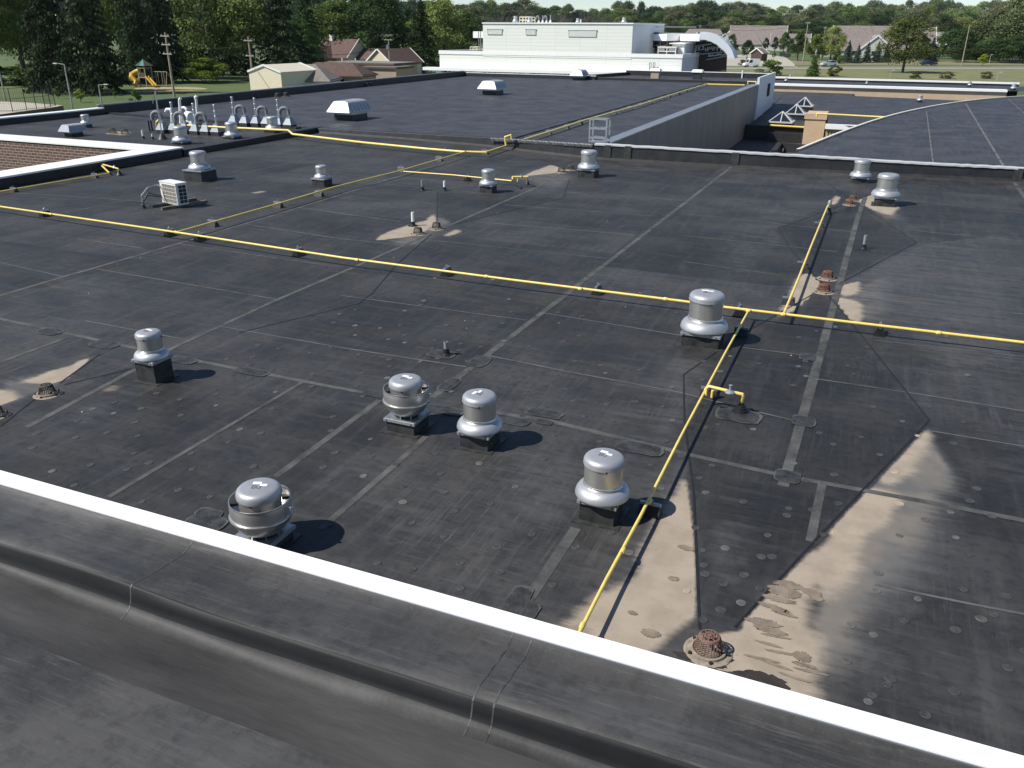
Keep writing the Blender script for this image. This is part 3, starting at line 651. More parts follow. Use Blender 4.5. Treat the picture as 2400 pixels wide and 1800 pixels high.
# smooth the outline
for _ in range(3): EP = [EP[0]]+[(EP[i-1]+EP[i]*2+EP[i+1])/4 for i in range(1, len(EP)-1)]+[EP[-1]]
def crs(P_, n=8):
    out = []
    for i in range(len(P_)-1):
        p0, p1, p2, p3 = P_[max(0, i-1)], P_[i], P_[i+1], P_[min(len(P_)-1, i+2)]
        for k in range(n):
            t_ = k/n; out.append(.5*((2*p1)+(p2-p0)*t_+(2*p0-5*p1+4*p2-p3)*t_*t_+(3*p1-p0-3*p2+p3)*t_**3))
    return out+[P_[-1]]
EP = crs(EP); mb = MB()
for a, b in zip(EP[:-1], EP[1:]): mb.face([(a.x, 43.3, .05), (b.x, 43.3, .05), tuple(b), tuple(a)], EPDM2)
last = EP[-1]; mb.face([(last.x, 43.3, .05), (last.x+14, 43.3, .05), (last.x+14, last.y+2, .45), tuple(last)], EPDM2)
part(mb, 'curved_roof', 'smooth dark roof with a sweeping curved edge at the right behind the parapet', smooth=True, angle=60)
mb = MB(); CREAM = mat('cream edge trim', (.74, .70, .60), .45, var=.03)
for a, b in zip(EP[:-1], EP[1:]):
    n_ = Vector((-(b-a).y, (b-a).x, 0)).normalized()*.16
    up = Vector((0, 0, .10)); mb.face([a+up*.3, b+up*.3, b+up, a+up], CREAM); mb.face([a+up, b+up, b+up+n_, a+up+n_], CREAM); mb.face([a+up+n_, b+up+n_, b+n_-up*2, a+n_-up*2], CREAM)
part(mb, 'edge_trim', 'cream metal trim along the curved roof edge', smooth=True)
mb = MB()
for a, b in zip(EP[:-1], EP[1:]): mb.face([(a.x, a.y, -5.2), (b.x, b.y, -5.2), tuple(b), tuple(a)], BEIGE2)
part(mb, 'curved_wall', smooth=True)
SL_ = mat('seam line', (.13, .13, .12), .7, var=.3)
for (x0, y0), (x1, y1), wd in (((2187, 383), (2171.5, 259.5), .07), ((2353, 392), (2263, 243), .12), ((2420, 290), (2361, 234), .08)):
    a = U(x0, y0, .06); b = U(x1, y1, .30); mb = MB(); n_ = Vector((wd/2, 0, 0))
    for i in range(14):
        p = a.lerp(b, i/14); q = a.lerp(b, (i+.93)/14); f1_, f2_ = [min(.0+.05+.4*max(0, (v.y-43.3))/max(1, 92-43.3), .46) for v in (p, q)]
        # height of the roof sheet under the point
        def zr(v):
            k = min(range(len(EP)), key=lambda j: abs(EP[j].x-v.x)); e = EP[k]; return .05+(e.z-.05)*(v.y-43.3)/(e.y-43.3)+.012
        mb.face([(p.x-n_.x, p.y, zr(p)), (p.x+n_.x, p.y, zr(p)), (q.x+n_.x, q.y, zr(q)), (q.x-n_.x, q.y, zr(q))], SL_)
    part(mb, 'membrane_lap')
# yellow railings / pipes on those roofs
mb = MB(); p = lambda x, y, z: U(x, y, z)
mb.tube([V(1600, 196.5, 108.2), V(1745, 200, 108.2), V(1753, 199, 108.2), V(1753, 191, 108.2), V(1772, 192, 108.2), V(1772, 201, 108.2)], .09, YEL, 8)
mb.build('gas_pipe', label='yellow pipe stub hopping over the end of the grey wall', cat='gas pipe', origin=V(1745, 200, 108.2))
a = U(1915, 266, ZB+.35); b = U(2095, 276, ZB+.35)
mb = MB(); mb.tube([a+Vector((0, 0, -.3)), a, b+(b-a)*.8], .10, YEL, 8); mb.build('gas_pipe', label='yellow pipe above the corrugated wall, running behind the curved roof edge', cat='gas pipe', origin=a)
a = V(1803, 293.5, 97.4); b = V(1886, 298.5, 97.4)
mb = MB(); mb.tube([a, b], .1, YEL, 8); mb.build('gas_pipe', label='short yellow pipe along the sill in front of the skylights', cat='gas pipe', origin=a)
# ------------------------------------------------------------------ ROOFTOP EQUIPMENT
VIEW = Vector((-.39, .92, 0)).normalized()
def fan(kind, l, r, top, skw, name, label, group, curbw=None, z0=0.0, stick=True, rzs=0.0, cyo=0.0, lidh=None):
    """kind 'down' (bell skirt) or 'up' (bowl with wind band); l, r front curb corners in the photo, top = row of lid top, skw = skirt width px"""
    pl, pr = U(*l, z0), U(*r, z0); cw = (pr-pl).length; c = (pl+pr)/2+Vector((0, cw/2+cyo, 0)); dp = depth(c+Vector((0, 0, .4)))
    sd = skw*dp/F; s = sd/.72
    back = c+VIEW*(.22*s); h = HT(back, top)-(0 if z0 == 0 else 0)
    h = h-z0
    body = .60*s; cb = max(.12, h-body); fl = .045
    root = empty(name, (c.x, c.y, z0), label, 'exhaust fan', group)
    O = Vector((0, 0, 0)); hc = cw/2
    def pt(mb, nm, par=root, **k):
        o = mb.build(nm, parent=par, **k); return o
    mb = MB(); mb.box((0, 0, (cb-fl)/2-.01), (cw, cw, cb-fl+.02), RUBBER if kind == 'x' else CURB); mb.prism([(-hc-.09, -hc-.09), (hc+.09, -hc-.07), (hc+.08, hc+.09), (-hc-.08, hc+.08)], .002, .011, PATCH if cw > .35 else CURB); pt(mb, 'curb', smooth=False)
    mb = MB(); fw = hc+.035; mb.box((0, 0, cb-fl/2), (2*fw, 2*fw, fl), GALVL); mb.box((0, 0, cb+.004), (2*fw-.03, 2*fw-.03, .01), GALV)  # top plate in darker steel paints the shadow on the flange
    for sx in (-.8, .8): mb.box((sx*fw, -fw-.003, cb-fl/2), (.02, .006, .02), DARK)
    pt(mb, 'curb_cap', smooth=False)
    kz = .91 if kind == 'up' else 1.0
    def P_(lst): return [(a*s, cb+b*s*kz) for a, b in lst]
    if kind == 'down':
        mb = MB(); mb.lathe(P_([(.20, 0), (.20, .06), (.30, .05), (.30, .07)]), O, DARK, 28); pt(mb, 'neck')
        mb = MB(); mb.lathe(P_([(.335, .03), (.362, .022), (.366, .032), (.363, .055), (.352, .092), (.328, .128), (.294, .154), (.262, .164), (.252, .168)]), O, ALU, 44); pt(mb, 'skirt', angle=50)
        mb = MB(); mb.lathe(P_([(.24, .155), (.262, .164), (.266, .176), (.258, .186), (.266, .198), (.262, .210), (.255, .214), (.255, .475), (.262, .481)]), O, ALUB, 44)
        for a in (-1.15, .45, 2.0, 3.6): mb.box((.262*s*math.cos(a), .262*s*math.sin(a), cb+.473*s), (.022, .022, .035), DARK, a)
        pt(mb, 'drum', angle=40)
        mb = MB(); mb.lathe(P_([(.262, .472), (.272, .474), (.274, .486), (.268, .50), (.271, .522), (.262, .55), (.240, .576), (.20, .59), (.10, .597), (.0, .60)]), O, ALUC, 44); lid = pt(mb, 'lid', angle=40)
        lz = cb+.60*s
    else:
        mb = MB(); mb.lathe(P_([(.19, 0), (.19, .05), (.205, .055)]), O, DARK, 28)
        for a in range(8): mb.box((.2*s*math.cos(a*.785), .2*s*math.sin(a*.785), cb+.03*s), (.02, .02, .06*s), GALV, a*.785)
        pt(mb, 'neck')
        mb = MB(); mb.lathe(P_([(.165, .04), (.19, .042), (.25, .085), (.298, .15), (.33, .225), (.340, .262), (.36, .270), (.364, .282), (.358, .296), (.342, .30)]), O, ALUB, 44); pt(mb, 'bowl', angle=50)
        mb = MB(); mb.lathe(P_([(.342, .295), (.346, .36), (.346, .43), (.338, .475), (.345, .484), (.345, .496), (.334, .496), (.330, .475), (.330, .32), (.20, .25)]), O, ALUB, 44)
        mb.tube([(.36*s, .03, cb+.23*s), (.385*s, .03, cb+.275*s), (.385*s, .03, cb+.375*s), (.365*s, .03, cb+.40*s)], .008, GALV, 6); mb.box((.39*s, .03, cb+.39*s), (.05, .03, .03), GALV)
        pt(mb, 'wind_band', angle=50)
        mb = MB(); mb.lathe(P_([(.235, .22), (.235, .54), (.245, .545)]), O, ALUB, 40)
        for a in (-1.3, .3, 1.9, 3.4):
            mb.box((.243*s*math.cos(a), .243*s*math.sin(a), cb+.487*s), (.02, .03, .045), DARK, a); mb.box((.285*s*math.cos(a+.4), .285*s*math.sin(a+.4), cb+.40*s), (.09*s, .015, .03), DARK, a+.4)
        pt(mb, 'drum', angle=40)
        mb = MB(); mb.lathe(P_([(.245, .53), (.255, .532), (.257, .55), (.255, .585), (.245, .62), (.222, .646), (.19, .656), (.0, .66)]), O, ALUC, 44); lid = pt(mb, 'lid', angle=40)
        lz = cb+.66*s*kz
    if stick:
        mb = MB(); a = rzs; ca, sa = math.cos(a), math.sin(a)
        def q(x, y): return Vector(((x*ca-y*sa)*s, (x*sa+y*ca)*s, lz+.001))
        mb.box(q(-.03, .07), (.10*s, .05*s, .004), STICK, a); mb.box(q(.055, .03), (.08*s, .045*s, .004), STICK, a+.05)
        for dx, dy, wx, wy in ((-.06, -.02, .012, .06), (.03, -.02, .012, .06), (-.04, .012, .05, .008), (-.04, -.05, .04, .008), (.01, -.05, .03, .008), (-.02, -.02, .035, .03)): mb.box(q(dx, dy), (wx*s, wy*s, .003), INK, a)
        st = mb.build('sticker', parent=lid, smooth=False)
    return root
CURB = mat('curb membrane', (.026, .027, .028), .6, var=.45, scale=5, bump=.2)
FG = 'exhaust fans on the near roof'
fan('down', (323, 892), (366, 901), 767, 78, 'exhaust_fan', 'small bell skirted fan on a tall black curb at the left, nearest the rusty drain', FG, rzs=.2)
fan('up', (907, 1010), (970, 1023), 873, 111, 'exhaust_fan', 'fan with open aluminium bowl, standing left of the bell skirted one in the centre', FG, rzs=.1)
fan('down', (1078, 1048), (1143, 1060), 908, 107, 'exhaust_fan', 'bell skirted aluminium fan right beside the open bowl fan in the centre', FG, rzs=1.4)
fan('up', (556, 1284), (630, 1306), 1117, 147, 'exhaust_fan', 'nearest fan with open aluminium bowl, its curb cut off by the white coping', FG, rzs=.35)
fan('down', (1357, 1219), (1437, 1236), 1047, 127, 'exhaust_fan', 'large bell skirted fan left of the near yellow pipe, its shadow touching the pipe', FG, rzs=-.1)
fan('down', (1597, 808), (1681, 822), 674, 109, 'exhaust_fan', 'biggest bell skirted fan, standing just in front of the long yellow pipe at right', FG, rzs=.3)
FM = 'exhaust fans toward the middle parapet'
fan('down', (437, 423), (470, 428), 351, 50, 'exhaust_fan', 'bell skirted fan behind the white condenser unit', FM, stick=False)
fan('down', (736, 435), (756, 439), 385, 35, 'exhaust_fan', 'small fan on a tall curb between condenser and yellow branch pipe', FM, stick=False)
fan('down', (1126, 451), (1151, 454), 394, 42, 'exhaust_fan', 'fan standing in front of the short yellow side pipe with a regulator', FM, stick=False)
fan('down', (1354, 415), (1391, 418), 349, 51, 'exhaust_fan', 'fan close to the parapet below the aluminium ladder', FM, stick=False)
fan('down', (1997, 427), (2031, 431), 371, 48, 'exhaust_fan', 'smaller of two fans by the parapet in front of the curved roof', FM, stick=False)
fan('down', (2047, 482), (2095, 485), 403, 63, 'exhaust_fan', 'larger fan on tan stained roof in front of the curved roof', FM, stick=False)
FL = 'exhaust fans among the flues'
fan('down', (405, 338), (426, 340), 293, 42, 'exhaust_fan', 'fan in front of the grey gooseneck row near the brick notch', FL, stick=False)
fan('down', (525, 325), (546, 327), 284, 38, 'exhaust_fan', 'fan at the right end of the front row of goosenecks', FL, stick=False)
fan('down', (620, 311), (642, 313), 271, 35, 'exhaust_fan', 'fan behind the yellow pipe bend beside the rear goosenecks', FL, stick=False)
fan('down', (190, 299), (202, 300), 267, 25, 'exhaust_fan', 'small pale fan behind the hooded vent at the far left', FL, stick=False)

def hood_vent(l, r, hoodw, top, label, ln=1.25, curbf=.42):
    pl, pr = U(*l), U(*r); cw = (pr-pl).length; dp = depth((pl+pr)/2); hw = hoodw*dp/F; L_ = cw*ln
    c = (pl+pr)/2+Vector((0, L_/2, 0)); h = HT(c, top)
    root = empty('hooded_vent', (c.x, c.y, 0), label, 'roof vent', 'hooded roof vents'); hb = h*curbf
    mb = MB(); mb.box((0, 0, hb*.35), (cw, L_, hb*.7), CURB); mb.build('curb', parent=root, smooth=False)
    mb = MB(); mb.box((0, 0, hb*.88), (cw*.98, L_*.98, hb*.36), GALV); mb.box((0, 0, hb*.80), (cw*1.06, L_*1.06, hb*.08), GALVL); mb.box((0, 0, hb), (cw*1.02, L_*1.02, hb*.07), GALVL); mb.build('base_frame', parent=root, smooth=False)
    w2 = hw/2; hl = L_*1.62/2; z0, z1 = hb*1.05, h
    sec = [(-w2, z0), (-w2*.99, z0+.10*(z1-z0)), (-w2*.62, z0+.90*(z1-z0)), (-w2*.50, z0+.98*(z1-z0)), (-w2*.2, z1), (w2*.2, z1), (w2*.50, z0+.98*(z1-z0)), (w2*.66, z0+.88*(z1-z0)), (w2*.99, z0+.10*(z1-z0)), (w2, z0)]
    mb = MB(); y0, y1 = -hl, hl; n = len(sec)
    lo = [Vector((x, y0 if z < z0+.2*(z1-z0) else y0+.22*hl, z)) for x, z in sec]; hi = [Vector((x, y1 if z < z0+.2*(z1-z0) else y1-.22*hl, z)) for x, z in sec]
    for i in range(n-1): mb.face([lo[i+1], lo[i], hi[i], hi[i+1]][::-1], ALUC)
    mb.face(lo[::-1][::-1], ALUC); mb.face(hi[::-1], ALUC)
    hd = mb.build('hood', parent=root, angle=30)
    mb = MB()
    for k in range(6):
        y = -hl*.70+k*hl*1.4/5
        for i in range(n-1): mb.bar((sec[i][0]*1.012, y, sec[i][1]+.01), (sec[i+1][0]*1.012, y, sec[i+1][1]+.01), .035*hw/2, .03, GALVL)
    mb.build('rib', parent=hd, smooth=False)
    return root
hood_vent((784, 281), (826, 283.5), 62, 234.5, 'large ribbed metal hood vent on the rear roof, nearest of the three behind the parapet')
hood_vent((1135, 221.5), (1158, 223.5), 48, 188.5, 'ribbed hood vent farther back on the rear roof, below the white building')
hood_vent((1341.5, 187.5), (1364, 188.5), 33, 163.5, 'smallest ribbed hood vent against the far edge of the rear roof', ln=1.1)
hood_vent((150.5, 320), (170, 321), 36, 291, 'low ribbed hood vent near the left coping, in front of a pale fan', ln=1.35)
for px, py, lab in ((1536, 183.5, 'left of two flat white curbs on the raised rear roof'), (1634, 187, 'right of two flat white curbs on the raised rear roof')):
    c = U(px, py, .12); root = empty('capped_curb', c, lab, 'roof curb', 'white capped curbs'); mb = MB(); mb.box((0, 0, .45), (1.05, 1.0, .9), BEIGE2 if px < 1600 else CURB); mb.build('curb', parent=root, smooth=False)
    mb = MB(); mb.box((0, 0, 1.02), (1.4, 1.3, .22), WHITE, taper=.9); mb.box((0, 0, 1.17), (1.3, 1.1, .1), WHITE, taper=.8); mb.build('cap', parent=root, smooth=False)

# --- roof drains
def drain(px, py, r_, mt, label, hasring=True, z=0.0):
    c = U(px, py, z); root = empty('roof_drain', c, label, 'roof drain', 'domed roof drains'); s = r_
    mb = MB(); mb.lathe([(1.75*s, .006), (1.6*s, .016), (1.3*s, .020), (1.28*s, .045), (1.12*s, .05), (1.1*s, .03), (.0, .028)], (0, 0, 0), GR if hasring else mt, 36); 
    for k in range(5): mb.box((1.42*s*math.cos(k*1.257), 1.42*s*math.sin(k*1.257), .025), (.03, .03, .03), DARK, k)
    mb.build('ring', parent=root)
    h = 1.45*s; mb = MB(); n = 26
    for k in range(n):
        a = 2*math.pi*k/n; ca, sa = math.cos(a), math.sin(a)
        pth = [(1.05*s*ca, 1.05*s*sa, .03), (.98*s*ca, .98*s*sa, .25*h), (.80*s*ca, .80*s*sa, .85*h), (.70*s*ca, .70*s*sa, .97*h)]
        mb.tube(pth, .045*s, mt, 5)
    mb.lathe([(.74*s, .86*h), (.80*s, .90*h), (.72*s, .99*h), (.60*s, 1.01*h), (.60*s, .95*h), (.74*s, .86*h)], (0, 0, 0), mt, 30)
    mb.lathe([(.38*s, .99*h), (.38*s, 1.03*h), (.28*s, 1.03*h), (.28*s, .99*h)], (0, 0, 0), mt, 20); mb.lathe([(.16*s, .97*h), (.15*s, 1.05*h), (0, 1.06*h)], (0, 0, 0), mt, 12)
    for k in range(8): a = k*.785; mb.bar((.14*s*math.cos(a), .14*s*math.sin(a), 1.01*h), (.64*s*math.cos(a), .64*s*math.sin(a), .99*h), .07*s, .05*s, mt)
    mb.build('dome', parent=root, angle=40); return root
GR = mat('silted ring', (.24, .20, .155), .85, var=.3, scale=14)
REDP = mat('reddish iron', (.17, .095, .075), .8, var=.35, scale=20)
drain(1659, 1527, .145, REDP, 'big slotted drain dome, reddish on top, in the tan silt by the white edge')
drain(112, 925, .135, RUSTD, 'brown slotted drain dome at the left beside a tan silt wedge')
drain(1930, 685, .15, RUST, 'rusty drain dome nearer the long pipe, lower of the close pair', )
drain(1938, 654, .15, RUST, 'rusty drain dome just above its twin near the right silt patches')
drain(1990, 481, .14, RUST, 'lower drain dome of the pair below the far right fans'); drain(1998, 470, .14, RUST, 'upper drain dome of the pair below the far right fans')
drain(980, 549, .15, RUSTD, 'brown drain dome in front, by the white standpipe and pale silt'); drain(1023, 537, .15, RUSTD, 'brown drain dome behind its twin by the dark roof wedge')
drain(1315, 405, .16, RUSTD, 'rusty drain beside the fan under the ladder, at the tip of the silt'); drain(1337, 399, .16, RUSTD, 'dark drain between silt tip and the fan under the ladder')
drain(264, 313, .22, RUSTD, 'left dome of the pair in the silt by the flues'); drain(293, 315.5, .22, RUSTD, 'right dome of the pair in the silt by the flues')
drain(-8, 975, .12, RUSTD, 'drain dome half cut off at the left edge of the photo')
for px, py, lab in ((651, 228, 'left of the first pair of small dark drains along the rear parapet'), (671, 226.5, 'right of the first pair of small dark drains along the rear parapet'), (860, 203, 'left of the middle pair of drains along the rear parapet'), (868, 202, 'right of the middle pair of drains along the rear parapet'), (1048, 181, 'left of the farthest pair of drains at the roof corner'), (1056, 180.3, 'right of the farthest pair of drains at the roof corner')):
    drain(px, py, .26, RUSTD, lab, False)
# --- vent pipes
def vent_pipe(px, py, top, r_, m, label, z0=0.0, boot=True, capk=False):
    c = U(px, py, z0); h = HT(c, top)-z0
    root = empty('vent_pipe', c, label, 'vent pipe', 'plumbing vent pipes')
    mb = MB(); mb.tube([(0, 0, 0), (0, 0, h)], r_, m, 14, caps=False); mb.lathe([(r_, h), (r_*.8, h), (r_*.8, h-.12), (0, h-.12)], (0, 0, 0), m, 14); mb.build('pipe', parent=root)
    if boot:
        mb = MB(); mb.lathe([(r_*3.6, .004), (r_*3.4, .012), (r_*2.0, .016), (r_*1.7, .05), (r_*1.45, .055), (r_*1.4, .10), (r_*1.15, .105), (r_*1.12, .14), (r_*.9, .142)], (0, 0, 0), RUBBER, 20); mb.build('boot', parent=root)
    return root
vent_pipe(1046, 832, 801, .048, GALVL, 'open grey vent pipe alone on a patched spot in front of the pipe')
vent_pipe(2024, 583, 551, .05, GALVL, 'slanting pale vent pipe inside the dark roof diamond at right')
vent_pipe(968, 529, 497, .05, PVC, 'white standpipe rising from the tan silt patch')
vent_pipe(990, 446, 422, .055, GALV, 'grey vent pipe left of the fan, beyond the branch pipe')
vent_pipe(1042, 446.5, 424, .05, PVC, 'white vent pipe just left of the fan with the side pipe')
vent_pipe(336, 325, 305, .055, PVC, 'taller white stub pipe left of the thin mast'); vent_pipe(358, 326, 314, .05, PVC, 'shorter white stub pipe left of the thin mast')
vent_pipe(351, 307, 283, .05, BLACKM, 'left of two thin black hooked pipes'); vent_pipe(357, 306, 281, .05, BLACKM, 'right of two thin black hooked pipes')
vent_pipe(1739, 183, 165, .09, PVC, 'white pipe on the raised rear roof near the yellow hoop', z0=.12, boot=False)
vent_pipe(1814, 217, 211, .15, PVC, 'white stub on the skylight roof near the cladding', z0=-3.1, boot=False)
vent_pipe(1834, 355, 347, .1, PVC, 'white stub in the sunken curb of the court', z0=-5.05, boot=False)
# --- goosenecks and flues on pyramid bases
def pyr(mb, x, y, w_, h, z=0.0):
    mb.box((x, y, z+.11), (w_, w_, .22), CURB); mb.box((x, y, z+.22+h*.45), (w_*1.04, w_*1.04, h*.9), DUCT, taper=.42); mb.box((x, y, z+.22+h*.95), (w_*.52, w_*.52, h*.1), DUCT)
def gooseneck(px, py, top, label, s=1.0):
    c = U(px, py); h = HT(c, top); root = empty('gooseneck_vent', c, label, 'gooseneck vent', 'grey goosenecks on pyramid bases')
    mb = MB(); pyr(mb, 0, 0, .62*s, .45*s); mb.build('base', parent=root, smooth=False)
    r_ = .29*s; zt = h-r_-.09
    mb = MB(); mb.tube([(0, 0, .6*s), (0, 0, zt)], .08*s, GALVL, 12); mb.build('stem', parent=root)
    d = Vector((-.93, -.36, 0)); pth = []
    for i in range(17):
        a = math.pi*i/16*1.04; q = d*(r_-r_*math.cos(a)); pth.append((q.x, q.y, zt+r_*math.sin(a)))
    q = d*(2*r_); pth.append((q.x*.98, q.y*.98, zt-.18*s))
    mb = MB(); mb.tube([(0, 0, zt-.12*s)]+pth, .11*s, FLEX, 12, caps=False); mb.build('duct', parent=root, angle=60); return root
for px, py, tp, lab in ((384, 312, 259, 'front row gooseneck farthest left'), (437, 313, 261, 'front row gooseneck in the middle, over a fan'), (487, 316, 262.5, 'front row gooseneck farthest right')): gooseneck(px, py, tp, 'grey gooseneck on pyramid base, '+lab)
for px, py, tp, lab in ((577, 295.5, 245.5, 'first of the three in the rear row'), (628, 297, 248, 'middle of the three in the rear row'), (680, 300, 249.5, 'last of the rear row by the curb end')): gooseneck(px, py, tp, 'grey gooseneck on pyramid base, '+lab)
def flue(px, py, top, label, sc=1.0, grp='galvanised flues on pyramid bases'):
    c = U(px, py); h = HT(c, top); root = empty('flue_pipe', c, label, 'flue pipe', grp)
    mb = MB(); pyr(mb, 0, 0, .60*sc, .45*sc); mb.build('base', parent=root, smooth=False)
    mb = MB(); mb.tube([(0, 0, .6), (0, 0, h*.62), (0, 0, h)], [.085, .075, .075], GALV, 12)
    for z in (.62, .78, .97): mb.lathe([(.075, h*z-.03), (.10, h*z), (.075, h*z+.03)], (0, 0, 0), GALVL, 12)
    mb.build('pipe', parent=root); return root
for px, py, tp, lab in ((411, 312, 238, 'tall galvanised flue at the left, between white vents'), (462, 315, 241, 'galvanised flue in the middle of the front row'), (511, 317, 244, 'galvanised flue at the right end of the front row'),
        (551, 293, 226, 'leftmost galvanised flue of the rear row'), (603, 296, 228.5, 'middle galvanised flue of the rear row'), (656, 298.5, 232, 'rightmost galvanised flue of the rear row')): flue(px, py, tp, lab)
# white plastic intake pipes and round blower
def pvc(pts, r_, label, z0=0.0):
    c = U(*pts[0], z0); path = [Vector((0, 0, 0))]; Y = c.y
    for q in pts[1:]: path.append(V(q[0], q[1], Y)-c)
    mb = MB(); mb.tube(path, r_, PVC, 12); o = mb.build('intake_pipe', origin=(0, 0, 0), label=label, cat='intake pipe', group='white plastic intake pipes'); o.location = c; return o
pvc([(404, 300), (402, 262), (399, 256), (391, 256), (388, 262)], .085, 'white pipe with a short square hook to the left, beside the front goosenecks')
pvc([(424, 290), (421, 240), (421, 233), (424, 230)], .09, 'tall plain white pipe, left one of the two highest')
pvc([(464, 285), (460, 235), (458, 228), (462, 225)], .09, 'tall plain white pipe, right one of the two highest')
pvc([(442, 278), (437, 256), (432, 252), (424, 253)], .09, 'white pipe hooked over at the top, feeding the round blower')
c = U(446, 291); root = empty('blower', c, 'round white blower housing on the roof behind the goosenecks', 'blower'); mb = MB(); mb.lathe([(0, -.28), (.27, -.28), (.32, -.2), (.32, .2), (.27, .28), (0, .28)], (0, 0, 0), PVC, 24); o = mb.build('housing', parent=root); o.rotation_euler = (math.radians(90), 0, math.radians(70)); o.location = (0, 0, .5)
mb = MB(); mb.box((0, 0, .12), (.7, .5, .24), PVC); mb.box((-.6, .2, .32), (.6, .5, .6), PVC, taper=.8); mb.build('base', parent=root, smooth=False)
# thin mast with guy frame
c = U(381, 326); h = HT(c, 214); root = empty('mast', c, 'thin metal mast with a small tripod head left of the goosenecks', 'mast')
mb = MB(); top = V(364, 214, c.y)-c; mb.tube([(0, 0, 0), (top.x*.45, 0, h*.5), (top.x, 0, h)], .03, GALV, 8)
for px, py in ((362, 258), (352, 243), (358, 232)): q = V(px, py, c.y)-c; mb.tube([(top.x, 0, h), (q.x, .2, q.z)], .025, GALV, 6)
mb.build('pole', parent=root); mb = MB(); mb.lathe([(.3, 0), (.26, .04), (.1, .3), (.06, .32)], (0, 0, 0), RUBBER, 16); mb.build('boot', parent=root)

# --- condenser unit on sleepers
c = U(404, 470); root = empty('condenser_unit', c, 'white outdoor condenser with gridded coil standing on two wooden sleepers', 'condenser')
p0, p1 = U(385, 478), U(423, 481); wd = 1.0; 
AW, AD, AH = .86, .36, .72
hpx = None
zz = .10
f0 = U(381, 474, zz)-Vector((c.x, c.y, 0)); f1 = U(418, 482, zz)-Vector((c.x, c.y, 0)); f0.z = f1.z = 0; ax = (f1-f0); AW = ax.length; ax.normalize(); ay = Vector((-ax.y, ax.x, 0)); rzA = math.atan2(ax.y, ax.x); mid = (f0+f1)/2
AH = HT(c+f0, 425)-zz; AD = AW*.42
bc = mid+ay*AD/2
mb = MB(); mb.box((bc.x, bc.y, zz+AH/2), (AW, AD, AH), ACW, rzA); mb.box((bc.x, bc.y, zz+AH+.012), (AW+.03, AD+.03, .03), ACW, rzA)
mb.build('casing', parent=root, smooth=False)
def apt(u, v, w_): q = mid+ax*(u-AW/2)+ay*v; return Vector((q.x, q.y, zz+w_))
mb = MB(); mb.box(mid-ay*.004+ax*.05+Vector((0, 0, zz+AH*.5)), (AW*.80, .012, AH*.86), mat('coil fins', (.20, .18, .15), .7, var=.2, scale=60), rzA); cr = mid+ax*(AW/2)+ay*(AD*.55); mb.box((cr.x, cr.y, zz+AH*.5), (.014, AD*.72, AH*.86), GLASS, rzA); mb.build('coil', parent=root, smooth=False)
mb = MB()
for k in range(6): a = apt(AW*.14, -.018, AH*(.07+.86*k/5)); b = apt(AW*.98, -.018, AH*(.07+.86*k/5)); mb.bar(a, b, .011, .011, ACW)
for k in range(5): u = AW*(.14+.84*k/4); mb.bar(apt(u, -.018, AH*.06), apt(u, -.018, AH*.94), .008, .008, ACW)
for k in range(6): a = apt(AW+.016, AD*.18, AH*(.07+.86*k/5)); b = apt(AW+.016, AD*.94, AH*(.07+.86*k/5)); mb.bar(a, b, .011, .011, ACW)
for k in range(3): v = AD*(.2+.36*k); mb.bar(apt(AW+.016, v, AH*.06), apt(AW+.016, v, AH*.94), .008, .008, ACW)
mb.build('grille', parent=root, smooth=False)
mb = MB(); vb = mid-ax*(AW/2+.05)+ay*AD*.5; mb.box((vb.x, vb.y, zz+AH*.55), (.14, AD*.5, .24), ACW, rzA, taper=.8); mb.build('valve_cover', parent=root, smooth=False)
for d in (-.24, .24):
    q = mid+ax*(d*AW*1.4); a = q-ay*(AW*.55); b = q+ay*(AW*1.25)
    mb = MB(); mb.bar((a.x, a.y, .05), (b.x, b.y, .05), .11, .10, SLEEP); mb.build('sleeper', parent=root, smooth=False)
bt_ = U(337, 488)-c
mb = MB(); mb.lathe([(.10, 0), (.09, .03), (.055, .12), (.05, .2)], bt_, RUBBER, 14); mb.lathe([(.062, .13), (.062, .17)], bt_, GALVL, 14); mb.build('boot', parent=root)
mb = MB(); e = apt(0, AD*.4, AH*.62); mb.tube([bt_+Vector((0, 0, .2)), bt_+Vector((0, 0, .45)), bt_.lerp(e, .3)+Vector((0, 0, .52)), bt_.lerp(e, .7)+Vector((0, 0, .35)), e], .028, GALV, 8)
for dz in (0, .07): e2 = apt(0, AD*.5, AH*.22+dz); mb.tube([bt_+Vector((0, 0, .2)), bt_.lerp(e2, .25)+Vector((0, 0, .36+dz)), bt_.lerp(e2, .7)+Vector((0, 0, .12)), e2], .016, RUBBER, 6)
mb.build('hose', parent=root)

# --- ladder over the parapet
b = U(1385, 334, .75); b.y += .6; Yl = b.y; l0 = V(1381, 335, Yl); l1 = V(1420, 337, Yl); t0 = V(1385, 277, Yl); hh = t0.z-l0.z; wdl = (l1-l0).x
root = empty('roof_ladder', (l0.x, Yl, l0.z), 'aluminium caged ladder top standing over the middle parapet', 'ladder'); mb = MB()
for x in (0, wdl):
    for y in (0, .55): mb.box((x, y, hh/2-.4), (.075, .05, hh+.8), GALVL if y == 0 else GALV)
mb.build('rail', parent=root, smooth=False); mb = MB()
for f in (.98, .60, .22): mb.box((wdl/2, 0, hh*f), (wdl, .06, .09), GALVL); mb.box((wdl/2, .55, hh*f), (wdl, .05, .07), GALV)
for x in (0, wdl): mb.box((x, .275, hh*.98), (.06, .55, .06), GALVL)
mb.box((wdl/2, .25, .06), (wdl*1.05, .6, .05), GALVL); mb.build('rung', parent=root, smooth=False)

